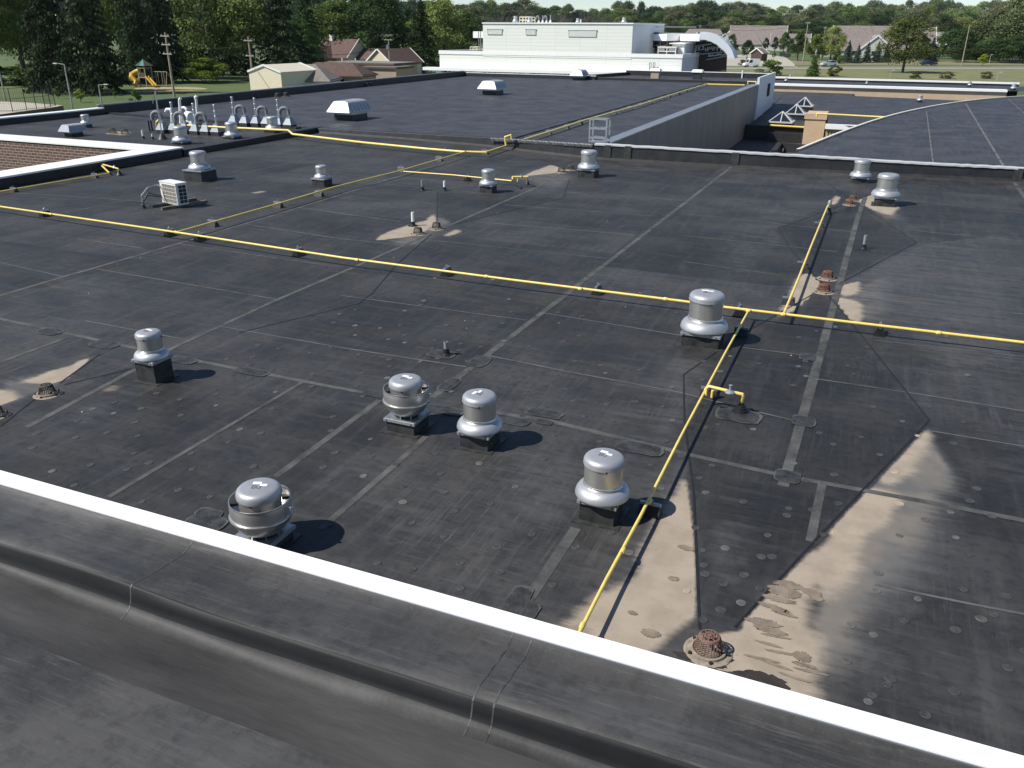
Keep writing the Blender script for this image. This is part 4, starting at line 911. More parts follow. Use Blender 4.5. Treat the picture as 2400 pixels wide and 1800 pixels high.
# --- yellow gas pipe network
net = empty('gas_pipe', U(1754, 735), 'long yellow gas pipe crossing the roof with its branches on black support blocks', 'gas pipe')
NL = Vector(net.location)
def run(pts, z, r_=.032, coup=(), lab=None):
    P_ = []
    for i, q in enumerate(pts): P_.append(U(q[0], q[1], q[2] if len(q) > 2 else z)-NL)
    mb = MB(); mb.tube(P_, r_, YEL, 12)
    for i in range(1, len(P_)-1): mb.lathe([(r_, -.05), (r_*1.35, -.04), (r_*1.35, .04), (r_, .05)], P_[i], YEL, 12) if False else None
    for px, py in coup:
        p = U(px, py, z)-NL; k = min(range(len(P_)-1), key=lambda j: abs((P_[j]-p).length+(P_[j+1]-p).length-(P_[j+1]-P_[j]).length)); d = (P_[k+1]-P_[k]).normalized(); mb.tube([p-d*.05, p-d*.035, p+d*.035, p+d*.05], [r_*1.1, r_*1.4, r_*1.4, r_*1.1], YEL, 12)
    o = mb.build('pipe_run', parent=net, angle=45)
    if lab: o['label'] = lab
    return o
run([(-60, 475), (0, 484), (410, 544), (800, 603.6), (1200, 656), (1600, 706), (1700, 720), (2000, 756), (2470, 811)], .25, .031, [(120, 502), (412, 544), (837, 609), (1140, 648), (1360, 677), (1560, 701), (1754, 728), (1836, 737), (2200, 780)], 'long thick yellow main pipe')
run([(412, 545), (650, 478), (785, 438), (935, 401), (1092, 355)], .25, .03, [(650, 478)], 'yellow branch running up to the flue pipe')
run([(935, 401), (1060, 410), (1200, 424), (1201, 420, .42), (1201, 414.5, .42), (1235, 413.5, .42)], .20, .028, lab='short yellow side branch')
run([(1754, 729), (1700, 827), (1600, 1015), (1500, 1212), (1420, 1360), (1352, 1495)], .22, .0225, [(1735, 765), (1655, 912), (1522, 1175), (1460, 1290), (1365, 1467)], 'near yellow branch disappearing behind the white edge')
run([(1836, 738), (1865, 669), (1900, 580), (1939, 485)], .24, .03, lab='right yellow branch ending by the far drains')
run([(-60, 452), (0, 449), (255, 406)], .12, .024, lab='thin yellow pipe along the foot of the brick notch')
# regulator and riser on near branch
a = U(1651, 928, .20); z1 = .36
mb = MB()
p = lambda x, y, z: U(x, y, z)-NL
q0 = p(1655, 926, .2); e1 = q0+Vector((-.03, 0, .2)); 
q1 = U(1654, 913, z1)-NL; q2 = U(1690, 918, z1)-NL; q3 = U(1740, 924, z1)-NL; bt0 = U(1736, 965)-NL
mb.tube([q0, Vector((q0.x, q0.y, q1.z-.02)), Vector((q0.x+.04, q0.y, q1.z+.01)), q3, Vector((q3.x+.02, q3.y, q3.z-.03)), Vector((bt0.x, bt0.y, .16))], .026, YEL, 10)
mb.tube([q2.lerp(q1, .55), q2.lerp(q1, .55)+Vector((0, 0, -.13))], .024, YEL, 10); mb.build('pipe_run', parent=net, angle=45)
mb = MB(); mr_ = q1.lerp(q3, .66); mb.lathe([(0, -.02), (.06, -.018), (.085, 0), (.085, .015), (.05, .04), (.02, .045), (.018, .12), (.03, .125), (.03, .14), (0, .14)], mr_, GALVL, 20); mb.build('regulator', parent=net)
mb = MB(); mb.lathe([(.20, .004), (.17, .014), (.12, .018), (.115, .05), (.09, .055), (.085, .09), (.065, .095), (.06, .125), (.045, .13), (.042, .17), (.02, .172)], bt0, RUBBER, 24); mb.build('boot', parent=net)
# far end riser with valve, right branch
e = U(1939, 487, .2)-NL; bt1 = U(1941, 500)-NL; mb = MB(); mb.tube([e, Vector((bt1.x, bt1.y, .42)), Vector((bt1.x, bt1.y, .1))], .04, YEL, 10); mb.lathe([(.07, .30), (.07, .4), (.04, .46)], bt1, GALVL, 12); mb.build('riser', parent=net, angle=45)
mb = MB(); mb.lathe([(.16, .004), (.12, .02), (.06, .2), (.045, .21)], bt1, RUBBER, 16); mb.build('boot', parent=net)
# side branch end
e0 = U(1201, 414.5, .42)-NL; e1 = U(1236, 414.5, .42)-NL; bt2 = U(1236, 433)-NL; mb = MB(); mb.tube([e0, e1, Vector((bt2.x, bt2.y, .14))], .035, YEL, 10); m_ = e0.lerp(e1, .35); mb.tube([m_, m_+Vector((0, 0, -.2))], .03, YEL, 8); mb.lathe([(0, -.03), (.09, 0), (.02, .06), (.02, .14)], e0.lerp(e1, .6), GALV, 12); mb.build('riser', parent=net, angle=45)
mb = MB(); mb.lathe([(.13, .004), (.1, .02), (.05, .16), (.04, .17)], bt2, RUBBER, 16); mb.build('boot', parent=net)
# notch riser frame
mb = MB(); s0 = U(256, 405, .12)-NL; Yn = U(256, 405, .12).y
g0 = V(233, 383, Yn+1.0)-NL; g1 = V(268, 376, Yn+1.6)-NL; g2 = U(279, 403, .15)-NL; g1.z = g0.z; g3 = Vector((g2.x, g2.y, g0.z))
mb.tube([s0, g0], .035, YEL, 8); mb.tube([g0, g3, g2], .035, YEL, 8); mb.tube([g0.lerp(g3, .25), g0.lerp(g3, .25)+Vector((0, 0, -.22))], .03, YEL, 8); mb.lathe([(0, -.05), (.08, 0), (.03, .08), (0, .1)], g0.lerp(g3, .8), GALV, 12); mb.build('riser', parent=net)
mb = MB(); mb.lathe([(.16, -.13), (.12, -.1), (.05, .06)], g2, RUBBER, 14); mb.build('boot', parent=net)
# thick flue-side line joins main network
run([(1092, 355.5), (1139, 356.5), (1197, 341), (1197, 340, .22), (1197, 319, .95), (1212, 316, .95), (1213, 324, .8)] if False else [(1092, 355.5), (1139, 357), (1186, 342)], .22, .05)
mb = MB(); a = U(1186, 342, .22); b = V(1184, 321, a.y); c2 = V(1198, 316, a.y); d2 = V(1199, 325, a.y)
mb.tube([a-NL, b-NL, c2-NL, d2-NL], .055, YEL, 10); mb.build('riser', parent=net)
run([(395, 291, .5), (446, 294, .5), (529, 299, .5), (675, 305.3, .5), (686, 314.5, .30), (850, 334, .28), (1000, 349, .25), (1092, 356.5, .22)], .3, .062, lab='thick yellow pipe stepping down from the left roof')
run([(368, 297, .1), (367.5, 286, .45), (371, 282.5, .55), (376, 284, .5), (378, 290, .35)], .3, .075)
# rear roof pipe on its own sleepers
rp = [(1229, 327), (1300, 305), (1372, 281.5), (1500, 246), (1600, 214), (1657, 197.5), (1745, 199.5)]
mb = MB(); P_ = [U(x, y, .2) for x, y in rp]; o0 = P_[0].copy(); mb.tube([q-o0 for q in P_], .07, YEL, 8)
o = mb.build('gas_pipe', origin=(0, 0, 0), label='yellow pipe running away over the rear roof beside a low black ridge', cat='gas pipe'); o.location = o0
mb = MB(); a = U(1220, 325); b = U(1655, 197); mb.bar((a.x-.5, a.y, .03), (b.x-.5, b.y, .03), .35, .07, EPDM2); part(mb, 'ridge')

# --- supports
def support(rz):
    root = empty('pipe_support', (0, 0, 0), rz=rz); mb = MB()
    mb.add(*[[(-.13, -.085, 0), (.13, -.085, 0), (.13, .085, 0), (-.13, .085, 0), (-.12, -.035, .12), (.12, -.035, .12), (.12, .035, .12), (-.12, .035, .12)], [(3, 2, 1, 0), (4, 5, 6, 7), (0, 1, 5, 4), (1, 2, 6, 5), (2, 3, 7, 6), (3, 0, 4, 7)]], RUBBER); mb.build('block', parent=root, smooth=False)
    mb = MB(); mb.box((0, 0, .135), (.25, .04, .04), GALV); mb.build('channel', parent=root, smooth=False)
    mb = MB(); mb.tube([(-.03, 0, .15), (-.03, 0, .185), (0, 0, .21), (.03, 0, .185), (.03, 0, .15)], .006, GALV, 5); mb.build('clamp', parent=root)
    return root
sup0 = support(0); used = False
def put_support(px, py, rz, label, group='black pipe supports', sc=1.35, col=None):
    global used
    p = U(px, py)
    if not used: o = sup0; used = True
    else: o = copy_tree(sup0)
    o.location = (p.x, p.y, .004); o.rotation_euler = (0, 0, rz); o.scale = (sc, sc, sc); o['label'] = label; o['category'] = 'pipe support'; o['group'] = group
    return o
R90 = math.pi/2
M_ = 'black block under the long yellow pipe, '
for px, py, lab in ((107, 507, 'far left of the photo'), (399, 553, 'just before the branch leaves'), (469, 564, 'just after the branch leaves'), (700, 599, 'left of the picture centre'), (1047, 645, 'above the lone grey vent pipe'), (1400, 688, 'beyond the pale lap crossing'), (1730, 738, 'right of the biggest fan'), (2060, 783, 'standing farthest right')): put_support(px, py, R90, M_+lab)
B1_ = 'black block under the upper yellow branch, '
for i, (px, py) in enumerate(((499, 530), (652, 486), (748, 460), (941, 402), (1029, 377), (1137, 361))): put_support(px, py, 0.0, B1_+('nearest', 'second nearest', 'by the tall curb fan', 'at the fork with the side branch', 'beyond the fork', 'at the pipe corner')[i])
T_ = 'black block under the thick yellow pipe along the parapet, '
for i, (px, py) in enumerate(((707, 322), (842, 337), (1045, 355), (1191, 346))): put_support(px, py, R90, T_+('just after its step down', 'second from its step', 'before the tee', 'at the riser')[i], sc=1.15)
put_support(1096, 424, R90, 'black block under the short side branch left of the fan'); put_support(551, 309, R90, 'black block under the thick pipe among the flues', sc=1.3)
for px, py, lab in ((1918, 533, 'second from the far end'), (1880, 628, 'in the middle'), (1847, 713, 'nearest, on tan silt')): put_support(px, py, 0.0, 'black block with metal channel under the right branch, '+lab, sc=1.15)
for px, py, lab in ((1736, 785, 'in the shadow of the biggest fan'), (1660, 930, 'below the regulator'), (1523, 1205, 'in the shadow of the large near fan')): put_support(px, py, 0.0, 'black block with metal channel, near branch, '+lab, sc=1.15)
put_support(33, 450, .1, 'wood topped block under the thin pipe, farther left', sc=1.15); put_support(222, 416, .1, 'wood topped block under the thin pipe, close to the yellow frame', sc=1.15)
for k, (x_, y_) in enumerate(((683, 1157), (840, 1112), (958, 1075), (1250, 985), (1385, 945), (1480, 917), (1558, 893), (1665, 860), (1727, 842), (1808, 817), (1873, 795), (1920, 778), (1980, 760), (2040, 742))):
    put_support(1100+x_/3.687, y_/3.687, 0.0, 'pale support block in the row under the yellow pipe on the rear roof', 'pale supports under the rear roof pipe', 1.5)

# --- skylights
def skylight(e0, e1, ap, zb, label):
    """three pyramids on the court roof"""
    a, b = U(*e0, zb+.75), U(*e1, zb+.75); w_ = (b-a).length; c = (a+b)/2+Vector((0, w_/2, 0)); h = HT(c, ap)-(zb+.75)
    root = empty('skylight', (c.x, c.y, zb), label, 'skylight', 'pyramid skylights'); hw = w_/2
    mb = MB(); mb.box((0, 0, .32), (w_*.98, w_*.98, .9), EPDMW); mb.build('curb', parent=root, smooth=False)
    cs = [Vector((-hw, -hw, .75)), Vector((hw, -hw, .75)), Vector((hw, hw, .75)), Vector((-hw, hw, .75))]; t_ = Vector((0, 0, .75+h))
    mb = MB()
    for i in range(4): mb.face([cs[i], cs[(i+1) % 4], t_], GLASS)
    mb.build('glass', parent=root, smooth=False)
    mb = MB()
    for i in range(4):
        mb.bar(cs[i], cs[(i+1) % 4], .14, .16, PALE); mb.bar(cs[i], t_, .11, .11, PALE); mb.bar((cs[i]+cs[(i+1) % 4])/2, t_, .09, .09, PALE)
    mb.build('frame', parent=root, smooth=False)
skylight((1801, 286), (1857, 287.5), 261.5, -3.95, 'front pyramid skylight of the three, nearest the yellow sill pipe')
skylight((1841, 267), (1886, 268), 244.5, -3.75, 'middle pyramid skylight of the three')
skylight((1863, 248.5), (1904, 249.5), 228, -3.5, 'rear pyramid skylight of the three')
# --- small far fans
def mini(px, py, top, z0, label, w_=None, grp='small fans on the far flat roofs'):
    c = U(px, py, z0); h = max(.5, HT(c, top)-z0); root = empty('exhaust_fan', c, label, 'exhaust fan', grp); r_ = h*.42
    mb = MB(); mb.box((0, 0, h*.16), (r_*1.6, r_*1.6, h*.32), CURB); mb.build('curb', parent=root, smooth=False)
    mb = MB(); mb.lathe([(r_*1.05, h*.33), (r_*1.15, h*.36), (r_*1.0, h*.48), (r_*.74, h*.55)], (0, 0, 0), ALU, 20); mb.build('skirt', parent=root)
    mb = MB(); mb.lathe([(r_*.74, h*.54), (r_*.74, h*.85), (r_*.80, h*.86), (r_*.76, h*.95), (r_*.5, h), (0, h)], (0, 0, 0), ALU, 20); mb.build('drum', parent=root)
mini(1842, 192, 182, ZFR, 'front one of two small fans by the far white coping'); mini(1852, 187, 175, ZFR, 'rear one of two small fans by the far white coping')
mini(2031, 198, 190, ZFR, 'tiny fan on the far roof above the beige wall'); mini(2272, 203, 191, ZFR, 'small fan on the far roof, second from the right end'); mini(2374, 212, 196, ZFR, 'small fan at the right end of the far roof')
mini(2155, 240, 223, ZB, 'small fan on the mid height roof in front of the beige wall')
# ------------------------------------------------------------------ WHITE BUILDING
YW = 133.0
CLAD = bpy.data.materials.new('white plank cladding'); CLAD.use_nodes = True; t = CLAD.node_tree; MATS['clad'] = CLAD
g = N(t, 'ShaderNodeNewGeometry'); sx = N(t, 'ShaderNodeSeparateXYZ'); t.links.new(g.outputs['Position'], sx.inputs[0])
ad = N(t, 'ShaderNodeMath', operation='ADD'); t.links.new(sx.outputs[0], ad.inputs[0]); t.links.new(sx.outputs[1], ad.inputs[1])
cb = N(t, 'ShaderNodeCombineXYZ'); t.links.new(ad.outputs[0], cb.inputs[0]); t.links.new(sx.outputs[2], cb.inputs[1])
bt = N(t, 'ShaderNodeTexBrick', Scale=1.0, offset=0.0); bt.inputs['Color1'].default_value = (.80, .80, .75, 1); bt.inputs['Color2'].default_value = (.77, .77, .72, 1); bt.inputs['Mortar'].default_value = (.60, .60, .56, 1)
bt.inputs['Brick Width'].default_value = 4.2; bt.inputs['Row Height'].default_value = .5; bt.inputs['Mortar Size'].default_value = .022
t.links.new(cb.outputs[0], bt.inputs['Vector']); t.links.new(bt.outputs[0], t.nodes['Principled BSDF'].inputs['Base Color']); t.nodes['Principled BSDF'].inputs['Roughness'].default_value = .55
WSHADE = mat('shade toned white cladding', (.60, .63, .66), .5, var=.03)  # white cladding with its shade put into the colour as blue grey
p0 = V(1030, 125, YW); p1 = V(1599, 133, YW); u0 = V(1132, 54.5, YW); u1 = V(1484, 57.5, YW); zl = (p0.z+p1.z)/2+.1; zu = (u0.z+u1.z)/2
wb = empty('white_building', (p0.x, YW, G), 'long white plank clad building with a taller windowless block, behind the rear roof', 'building'); WO = Vector(wb.location)
def wpart(mb, name, label=None, smooth=False, angle=30):
    o = mb.build(name, smooth=smooth, origin=WO, angle=angle); o.location = (0, 0, 0); o.parent = wb
    if label: o['label'] = label
    return o
zc0 = V(1130, 160, YW).z; zb0 = V(1130, 166, YW).z
D1 = 24
mb = MB(); mb.prism([(p0.x, YW), (p1.x, YW), (p1.x, YW+D1), (p0.x, YW+D1)], zc0-.3, zl, CLAD); mb.face([(p0.x+.3, YW+.3, zl+.01), (u0.x, YW+.3, zl+.01), (u0.x, YW+D1, zl+.01), (p0.x+.3, YW+D1, zl+.01)], EPDM2)
wpart(mb, 'lower_block', 'lower white plank clad storey')
mb = MB(); mb.prism([(p0.x-.1, YW-.1), (p1.x+.1, YW-.1), (p1.x+.1, YW), (p0.x-.1, YW)], zl-.25, zl+.3, WHITE); mb.prism([(p0.x-.1, YW), (p0.x+.15, YW), (p0.x+.15, YW+D1), (p0.x-.1, YW+D1)], zl-.25, zl+.3, WHITE)
mb.prism([(p1.x-.15, YW), (p1.x+.1, YW), (p1.x+.1, YW+13), (p1.x-.15, YW+13)], zl-.25, zl+.3, WHITE); wpart(mb, 'parapet_trim')
DU = 20
mb = MB(); mb.prism([(u0.x, YW-.06), (u1.x, YW-.06), (u1.x, YW+DU), (u0.x, YW+DU)], zl-.5, zu, CLAD); wpart(mb, 'upper_block', 'tall white plank clad block')
mb = MB(); mb.prism([(u0.x-.1, YW-.2), (u1.x+.1, YW-.2), (u1.x+.1, YW+DU+.1), (u0.x-.1, YW+DU+.1)], zu, zu+.18, WHITE); wpart(mb, 'roof_trim')
mb = MB(); mb.prism([(u1.x-.01, YW-.0), (u1.x+.05, YW), (u1.x+.05, YW+DU), (u1.x-.01, YW+DU)], zl-.3, zu-.02, WSHADE)  # thin sheets paint the shaded side walls
mb.prism([(p1.x-.01, YW), (p1.x+.05, YW), (p1.x+.05, YW+D1), (p1.x-.01, YW+D1)], zc0-.28, zl-.26, WSHADE)
wpart(mb, 'shade_cladding', 'white side walls with their shade painted blue grey')
for a, b_, lab in (((1144, 69), (1177, 81), 0), ((1234, 69.5), (1256, 82), 0), ((1334.5, 71.5), (1398, 87), 1)):
    q0 = V(*a, YW); q1 = V(*b_, YW); mb = MB(); wd = q1.x-q0.x; hh = q0.z-q1.z; cx_ = (q0.x+q1.x)/2; cz_ = (q0.z+q1.z)/2
    mb.box((cx_, YW-.1, q0.z), (wd+.3, .12, .14), GREYM); mb.box((q0.x, YW-.1, cz_), (.12, .12, hh), GREYM); mb.box((cx_, YW-.09, cz_), (wd, .06, hh), CLAD)
    for k in range(5): mb.box((cx_, YW-.14, q1.z+hh*(.1+.18*k)), (wd, .10, .09), WHITE, rx=.5)
    wpart(mb, 'louvre')
# canopy, ribbon windows
cn0 = V(1013, 158, YW-1.2); cz2 = zc0-.1
mb = MB(); mb.prism([(p0.x-2.6, YW-1.3), (p1.x, YW-1.3), (p1.x, YW+.2), (p0.x-2.6, YW+.2)], cz2-.35, cz2+.12, WHITE); wpart(mb, 'canopy')
mb = MB(); mb.prism([(p0.x+.4, YW+.3), (p1.x-1, YW+.3), (p1.x-1, YW+20), (p0.x+.4, YW+20)], G, cz2-.3, BEIGE2); wpart(mb, 'ground_floor_wall')
for a, b_ in ((1038, 1068), (1085, 1118), (1130, 1164), (1199, 1234), (1246, 1281), (1318, 1352), (1366, 1402), (1440, 1475)):
    q0 = V(a, 165, YW); q1 = V(b_, 165, YW); w_ = (q1.x-q0.x); cx_ = (q0.x+q1.x)/2; mb = MB(); mb.box((cx_, YW+.27, cz2-1.4), (w_, .08, 1.9), GLASS); o = wpart(mb, 'window')
    mb = MB()
    for k in range(4): mb.box((q0.x+w_*k/3, YW+.2, cz2-1.4), (.16, .08, 1.9), WHITE)
    f_ = wpart(mb, 'frame'); f_.parent = o
for px in (1125, 1240, 1360, 1034): mb = MB(); q = V(px, 165, YW); mb.box((q.x, YW-.7, (cz2-.4+G)/2), (.9, .5, cz2-.4-G), WHITE); wpart(mb, 'column')
# left bracket box, railing, downpipes
mb = MB(); q0 = V(1108.5, 73.5, YW+2); q1 = V(1132, 89, YW+2); mb.prism([(q0.x, YW+2), (u0.x, YW+2), (u0.x, YW+12), (q0.x, YW+12)], q1.z, q0.z, WSHADE if False else WHITE); wpart(mb, 'overhang_box')
mb = MB(); q = V(1129, 100, YW+1)
for dx in (0, -.35): mb.tube([(q.x+dx, YW+.6, zl), (q.x+dx, YW+.6, q0.z)], .07, GREYM, 6)
wpart(mb, 'downpipe')
CRL = mat('cream railing', (.68, .64, .48), .5, var=.05)
def railing(x0, x1, y, zb, h, n, label, parent, wpt=wpart, dp=1.5):
    mb = MB()
    for yy in (y, y+dp):
        for k in range(n): x = x0+(x1-x0)*k/(n-1); mb.tube([(x, yy, zb), (x, yy, zb+h)], .07, CRL, 6)
        for f in (.5, 1.0): mb.tube([(x0, yy, zb+h*f), (x1, yy, zb+h*f)], .07, CRL, 6)
    for x in (x0, x1): mb.tube([(x, y, zb+h), (x, y+dp, zb+h)], .07, CRL, 6)
    return mb
q0 = V(1102, 111, YW+4); q1 = V(1123, 126, YW+4); mb = railing(q0.x, q1.x, YW+4, zl+.05, q0.z-zl, 4, '', None); wpart(mb, 'railing', 'cream hatch railing on the lower roof')
q0 = V(1218, 40, YW+3); q1 = V(1246, 54, YW+3); mb = railing(q0.x, q1.x, YW+3, zu+.1, q0.z-zu-.1, 5, '', None); wpart(mb, 'railing', 'cream hatch railing on the upper roof')
def wbfan(px, top, wpx, label):
    q = V(px, 56, YW+3); c = Vector((q.x, YW+3, zu+.1)); h = HT(c, top)-c.z; r_ = wpx/2*depth(c)/F
    root = empty('exhaust_fan', c, label, 'exhaust fan', 'fans on the white building'); mb = MB(); mb.box((0, 0, h*.12), (r_*1.6, r_*1.6, h*.24), GALVL); mb.build('curb', parent=root, smooth=False)
    mb = MB(); mb.lathe([(r_, h*.22), (r_, h*.3), (r_*.72, h*.5)], (0, 0, 0), ALU, 20); mb.build('skirt', parent=root); mb = MB(); mb.lathe([(r_*.64, h*.48), (r_*.64, h*.9), (r_*.6, h), (0, h)], (0, 0, 0), ALU, 20); mb.build('drum', parent=root)
wbfan(1208, 37.5, 14, 'fan at the left end of the white building roof'); wbfan(1241, 40, 12, 'fan beside the cream railing on the white building roof'); wbfan(1354, 43, 11, 'smaller fan in the middle of the white building roof'); wbfan(1462, 41, 13, 'fan at the right end of the white building roof')
for px, tp, kd in ((1263, 37, 1), (1272, 36, 0), (1281, 37, 1), (1290, 35, 0)):
    c = Vector((V(px, 56, YW+3).x, YW+3, zu+.1)); h = HT(c, tp)-c.z; n_ = {1263: 'leftmost', 1272: 'second from left', 1281: 'third from left', 1290: 'rightmost'}[px]
    root = empty('gooseneck_vent' if kd else 'flue_pipe', c, n_+' of the four small vents on the white building roof', 'gooseneck vent' if kd else 'flue pipe', 'vents on the white building')
    mb = MB(); mb.box((0, 0, h*.22), (h*.42, h*.42, h*.44), GALVL, taper=.3); mb.build('base', parent=root, smooth=False); mb = MB()
    if kd: mb.tube([(0, 0, h*.4), (0, 0, h*.8), (-.12, 0, h*.94), (-.3, 0, h*.94), (-.42, 0, h*.8), (-.44, 0, h*.6)], .12, FLEX, 8)
    else: mb.tube([(0, 0, h*.4), (0, 0, h)], .09, GALVL, 8)
    mb.build('pipe', parent=root)
c = Vector((V(1361, 56, YW+3).x, YW+3, zu+.1)); mb = MB(); mb.tube([(0, 0, 0), (0, 0, .6)], .09, PVC, 8); o = mb.build('vent_pipe', label='white stub pipe beside the middle fan on the white building', cat='vent pipe'); o.location = c
# rooftop unit, tall white box, glazing, angular fascia, arch
zt = zl+.05; YU = YW+3.5
q0 = V(1543, 112, YU); q1 = V(1582, 137, YU); mb = MB(); root = empty('rooftop_unit', ((q0.x+q1.x)/2, YU, zt), 'cream air handling unit with dark coil sides on the white building terrace', 'air handler')
wv = q1.x-q0.x; hv = HT((q0.x, YU), 112)-zt; CRU = mat('cream unit', (.58, .55, .48), .5, var=.06)
for x in (-wv/2, 0, wv/2): mb.box((x, 0, hv/2), (.14, .14, hv), CRU)
mb.box((0, 1.2, hv*.5), (wv*.94, 2.0, hv*.9), GLASS)
for z in (.08, hv*.52, hv): mb.box((0, .1, z), (wv+.1, .3, .16), CRU)
mb.box((0, 1.2, hv+.1), (wv+.2, 2.6, .2), CRU); mb.build('frame', parent=root, smooth=False); mb = MB()
for k in (-.3, .28): mb.box((k*wv, -.02, hv*.76), (wv*.34, .06, hv*.36), GREYM)
mb.build('coil', parent=root, smooth=False)
mb = MB(); mb.lathe([(.5, hv+.2), (.55, hv+.5), (.0, hv+.5)], (0, 1.1, 0), BLACKM, 16); mb.build('fan_shroud', parent=root)
q0 = V(1574, 103, YU+2); q1 = V(1604, 103, YU+2); ht_ = q0.z
mb = MB(); mb.prism([(q0.x, YU+2), (q1.x, YU+2), (q1.x, YU+9), (q0.x, YU+9)], zt-.3, ht_, WHITE); mb.prism([(q1.x, YU+2), (q1.x+.06, YU+2), (q1.x+.06, YU+9), (q1.x, YU+9)], zt-.3, ht_-.02, WSHADE); mb.prism([(q0.x-.3, YU+1.7), (q1.x+.3, YU+1.7), (q1.x+.3, YU+9.2), (q0.x-.3, YU+9.2)], ht_, ht_+.15, WHITE)  # thin side sheet paints the shaded face of the white box
wpart(mb, 'penthouse', 'plain white box behind the rooftop unit')
mb = MB(); mb.box(((q0.x-.5), YU+1, zt+.5), (.9, .9, .9), ALU, taper=.6); wpart(mb, 'small_hood')
YG = YW+14
ga = V(1516, 100, YG); gb = V(1630, 92, YG); gt = V(1560, 95, YG).z
mb = MB(); mb.prism([(ga.x, YG), (gb.x, YG), (gb.x, YG+.3), (ga.x, YG+.3)], G, gt, GLASS); wpart(mb, 'glass_wall')
mb = MB()
for k in range(8): x = ga.x+(gb.x-ga.x)*k/7; mb.box((x, YG-.08, (zl+gt)/2), (.18, .12, gt-zl), GREYM)
for k in range(5): mb.box(((ga.x+gb.x)/2, YG-.08, zl+.3+k*.95), (gb.x-ga.x, .1, .12), GREYM)
wpart(mb, 'mullion')
ft = V(1560, 80, YG-2).z; fb = V(1560, 95.5, YG-2).z
fa, fb_, fc, fd, fe = V(1512, 80, YG-1), V(1563, 80, YG-4), V(1592, 80, YG-1.0), V(1602, 79, YG-4), V(1641, 79, YG-4)
mb = MB(); poly = [(fa.x, YG-1), (fb_.x, YG-4), (fc.x, YG-.5), (fd.x, YG-4), (fe.x, YG-4), (fe.x, YG+16), (fa.x, YG+16)]
mb.prism(poly, fb, ft, WHITE); wpart(mb, 'angular_fascia', 'folded white fascia over dark glazing')
# side entrance hall: brick wall in plane x = const with arched white shell, trusses
xa = V(1650, 140, YW+12).x
AX = fe.x; mb = MB()
Ea = V(1641, 79, YG-4); ap = [(1641, 74.5), (1655, 76), (1670, 80), (1685, 87), (1698, 96), (1708, 106), (1716, 118), (1722, 137)]; ai = [(1641, 93), (1652, 93), (1665, 97), (1678, 103), (1690, 112), (1698, 120), (1704, 128), (1706, 137)]
YA = YG-4; outer = [V(x, y, YA) for x, y in ap]; inner = [V(x, y, YA) for x, y in ai]
for i in range(len(outer)-1):
    a, b_, c_, d_ = outer[i], outer[i+1], inner[i+1], inner[i]; K = Vector((0, 3.2, 0))
    mb.face([d_, c_, b_, a], WSHADE); mb.face([a, b_, b_+K, a+K], WSHADE); mb.face([c_, d_, d_+K*3, c_+K*3], BEIGE2); 
a, d_ = outer[-1], inner[-1]; mb.face([a, d_, d_+Vector((0, 3.2, 0)), a+Vector((0, 3.2, 0))], WSHADE)
wpart(mb, 'arch_shell', 'curved white arch springing from the fascia', smooth=True, angle=40)
mb = MB(); YB = YA+3.0; vs = [V(x, y, YB) for x, y in ((1630, 95), (1652, 95), (1668, 100), (1680, 107), (1692, 117), (1700, 127), (1704, 137), (1702, 176), (1630, 176))]
mb.face(vs[::-1], BLACKM); wpart(mb, 'glass_wall')
mb = MB(); BRK = mat('dark brown brick', (.075, .045, .036), .85, var=.15, scale=3); vs = [V(x, y, YB-.4) for x, y in ((1640, 128), (1706, 128), (1705, 138), (1702, 180), (1640, 180))]
mb.face([V(1610, 127, YB-.4), V(1648, 127, YB-.4), V(1662, 137, YB-.4), V(1704, 133, YB-.4), V(1702, 182, YB-.4), V(1610, 182, YB-.4)][::-1], BRK); wpart(mb, 'brick_wall', 'dark brick end wall under the arch')
mb = MB(); rng = random.Random(3)
for (a, b_) in (((1630, 118), (1682, 112)), ((1630, 128), (1694, 122)), ((1655, 140), (1704, 131)), ((1630, 108), (1668, 103))): mb.tube([V(*a, YB-.7), V(*b_, YB-.7)], .11, GREYM, 6)
for k in range(16):
    x = 1632+k*4.4; y0 = 108+rng.uniform(-4, 4); mb.tube([V(x, y0, YB-.6), V(x+rng.uniform(-4, 4), y0+9, YB-.6)], .06, WHITE, 5)
for k in range(10): x = 1660+k*4; mb.tube([V(x, 133-k*.5, YB-.6), V(x+3, 127+rng.uniform(-2, 3), YB-.6)], .07, WHITE, 5)
wpart(mb, 'roof_truss')
# ladder rails on the low wall
mb = MB()
for px in (1522, 1526, 1531, 1535): a = V(px, 147, YW-.4); b_ = V(px, 169, YW-.4); mb.tube([a, b_], .06, GREYM, 5)
for py in (147, 158):
    for px in (1522, 1531): mb.tube([V(px, py, YW-.4), V(px+4, py, YW-.4)], .05, GREYM, 5)
wpart(mb, 'ladder', 'thin ladder rails on the white wall')
mb = MB(); q0 = V(1499, 82, YW+6); 
for k in range(6): mb.box((u1.x+.1, YW+13+k*.6, q0.z-.8), (.1, .3, 2.4), DARK)
wpart(mb, 'louvre')
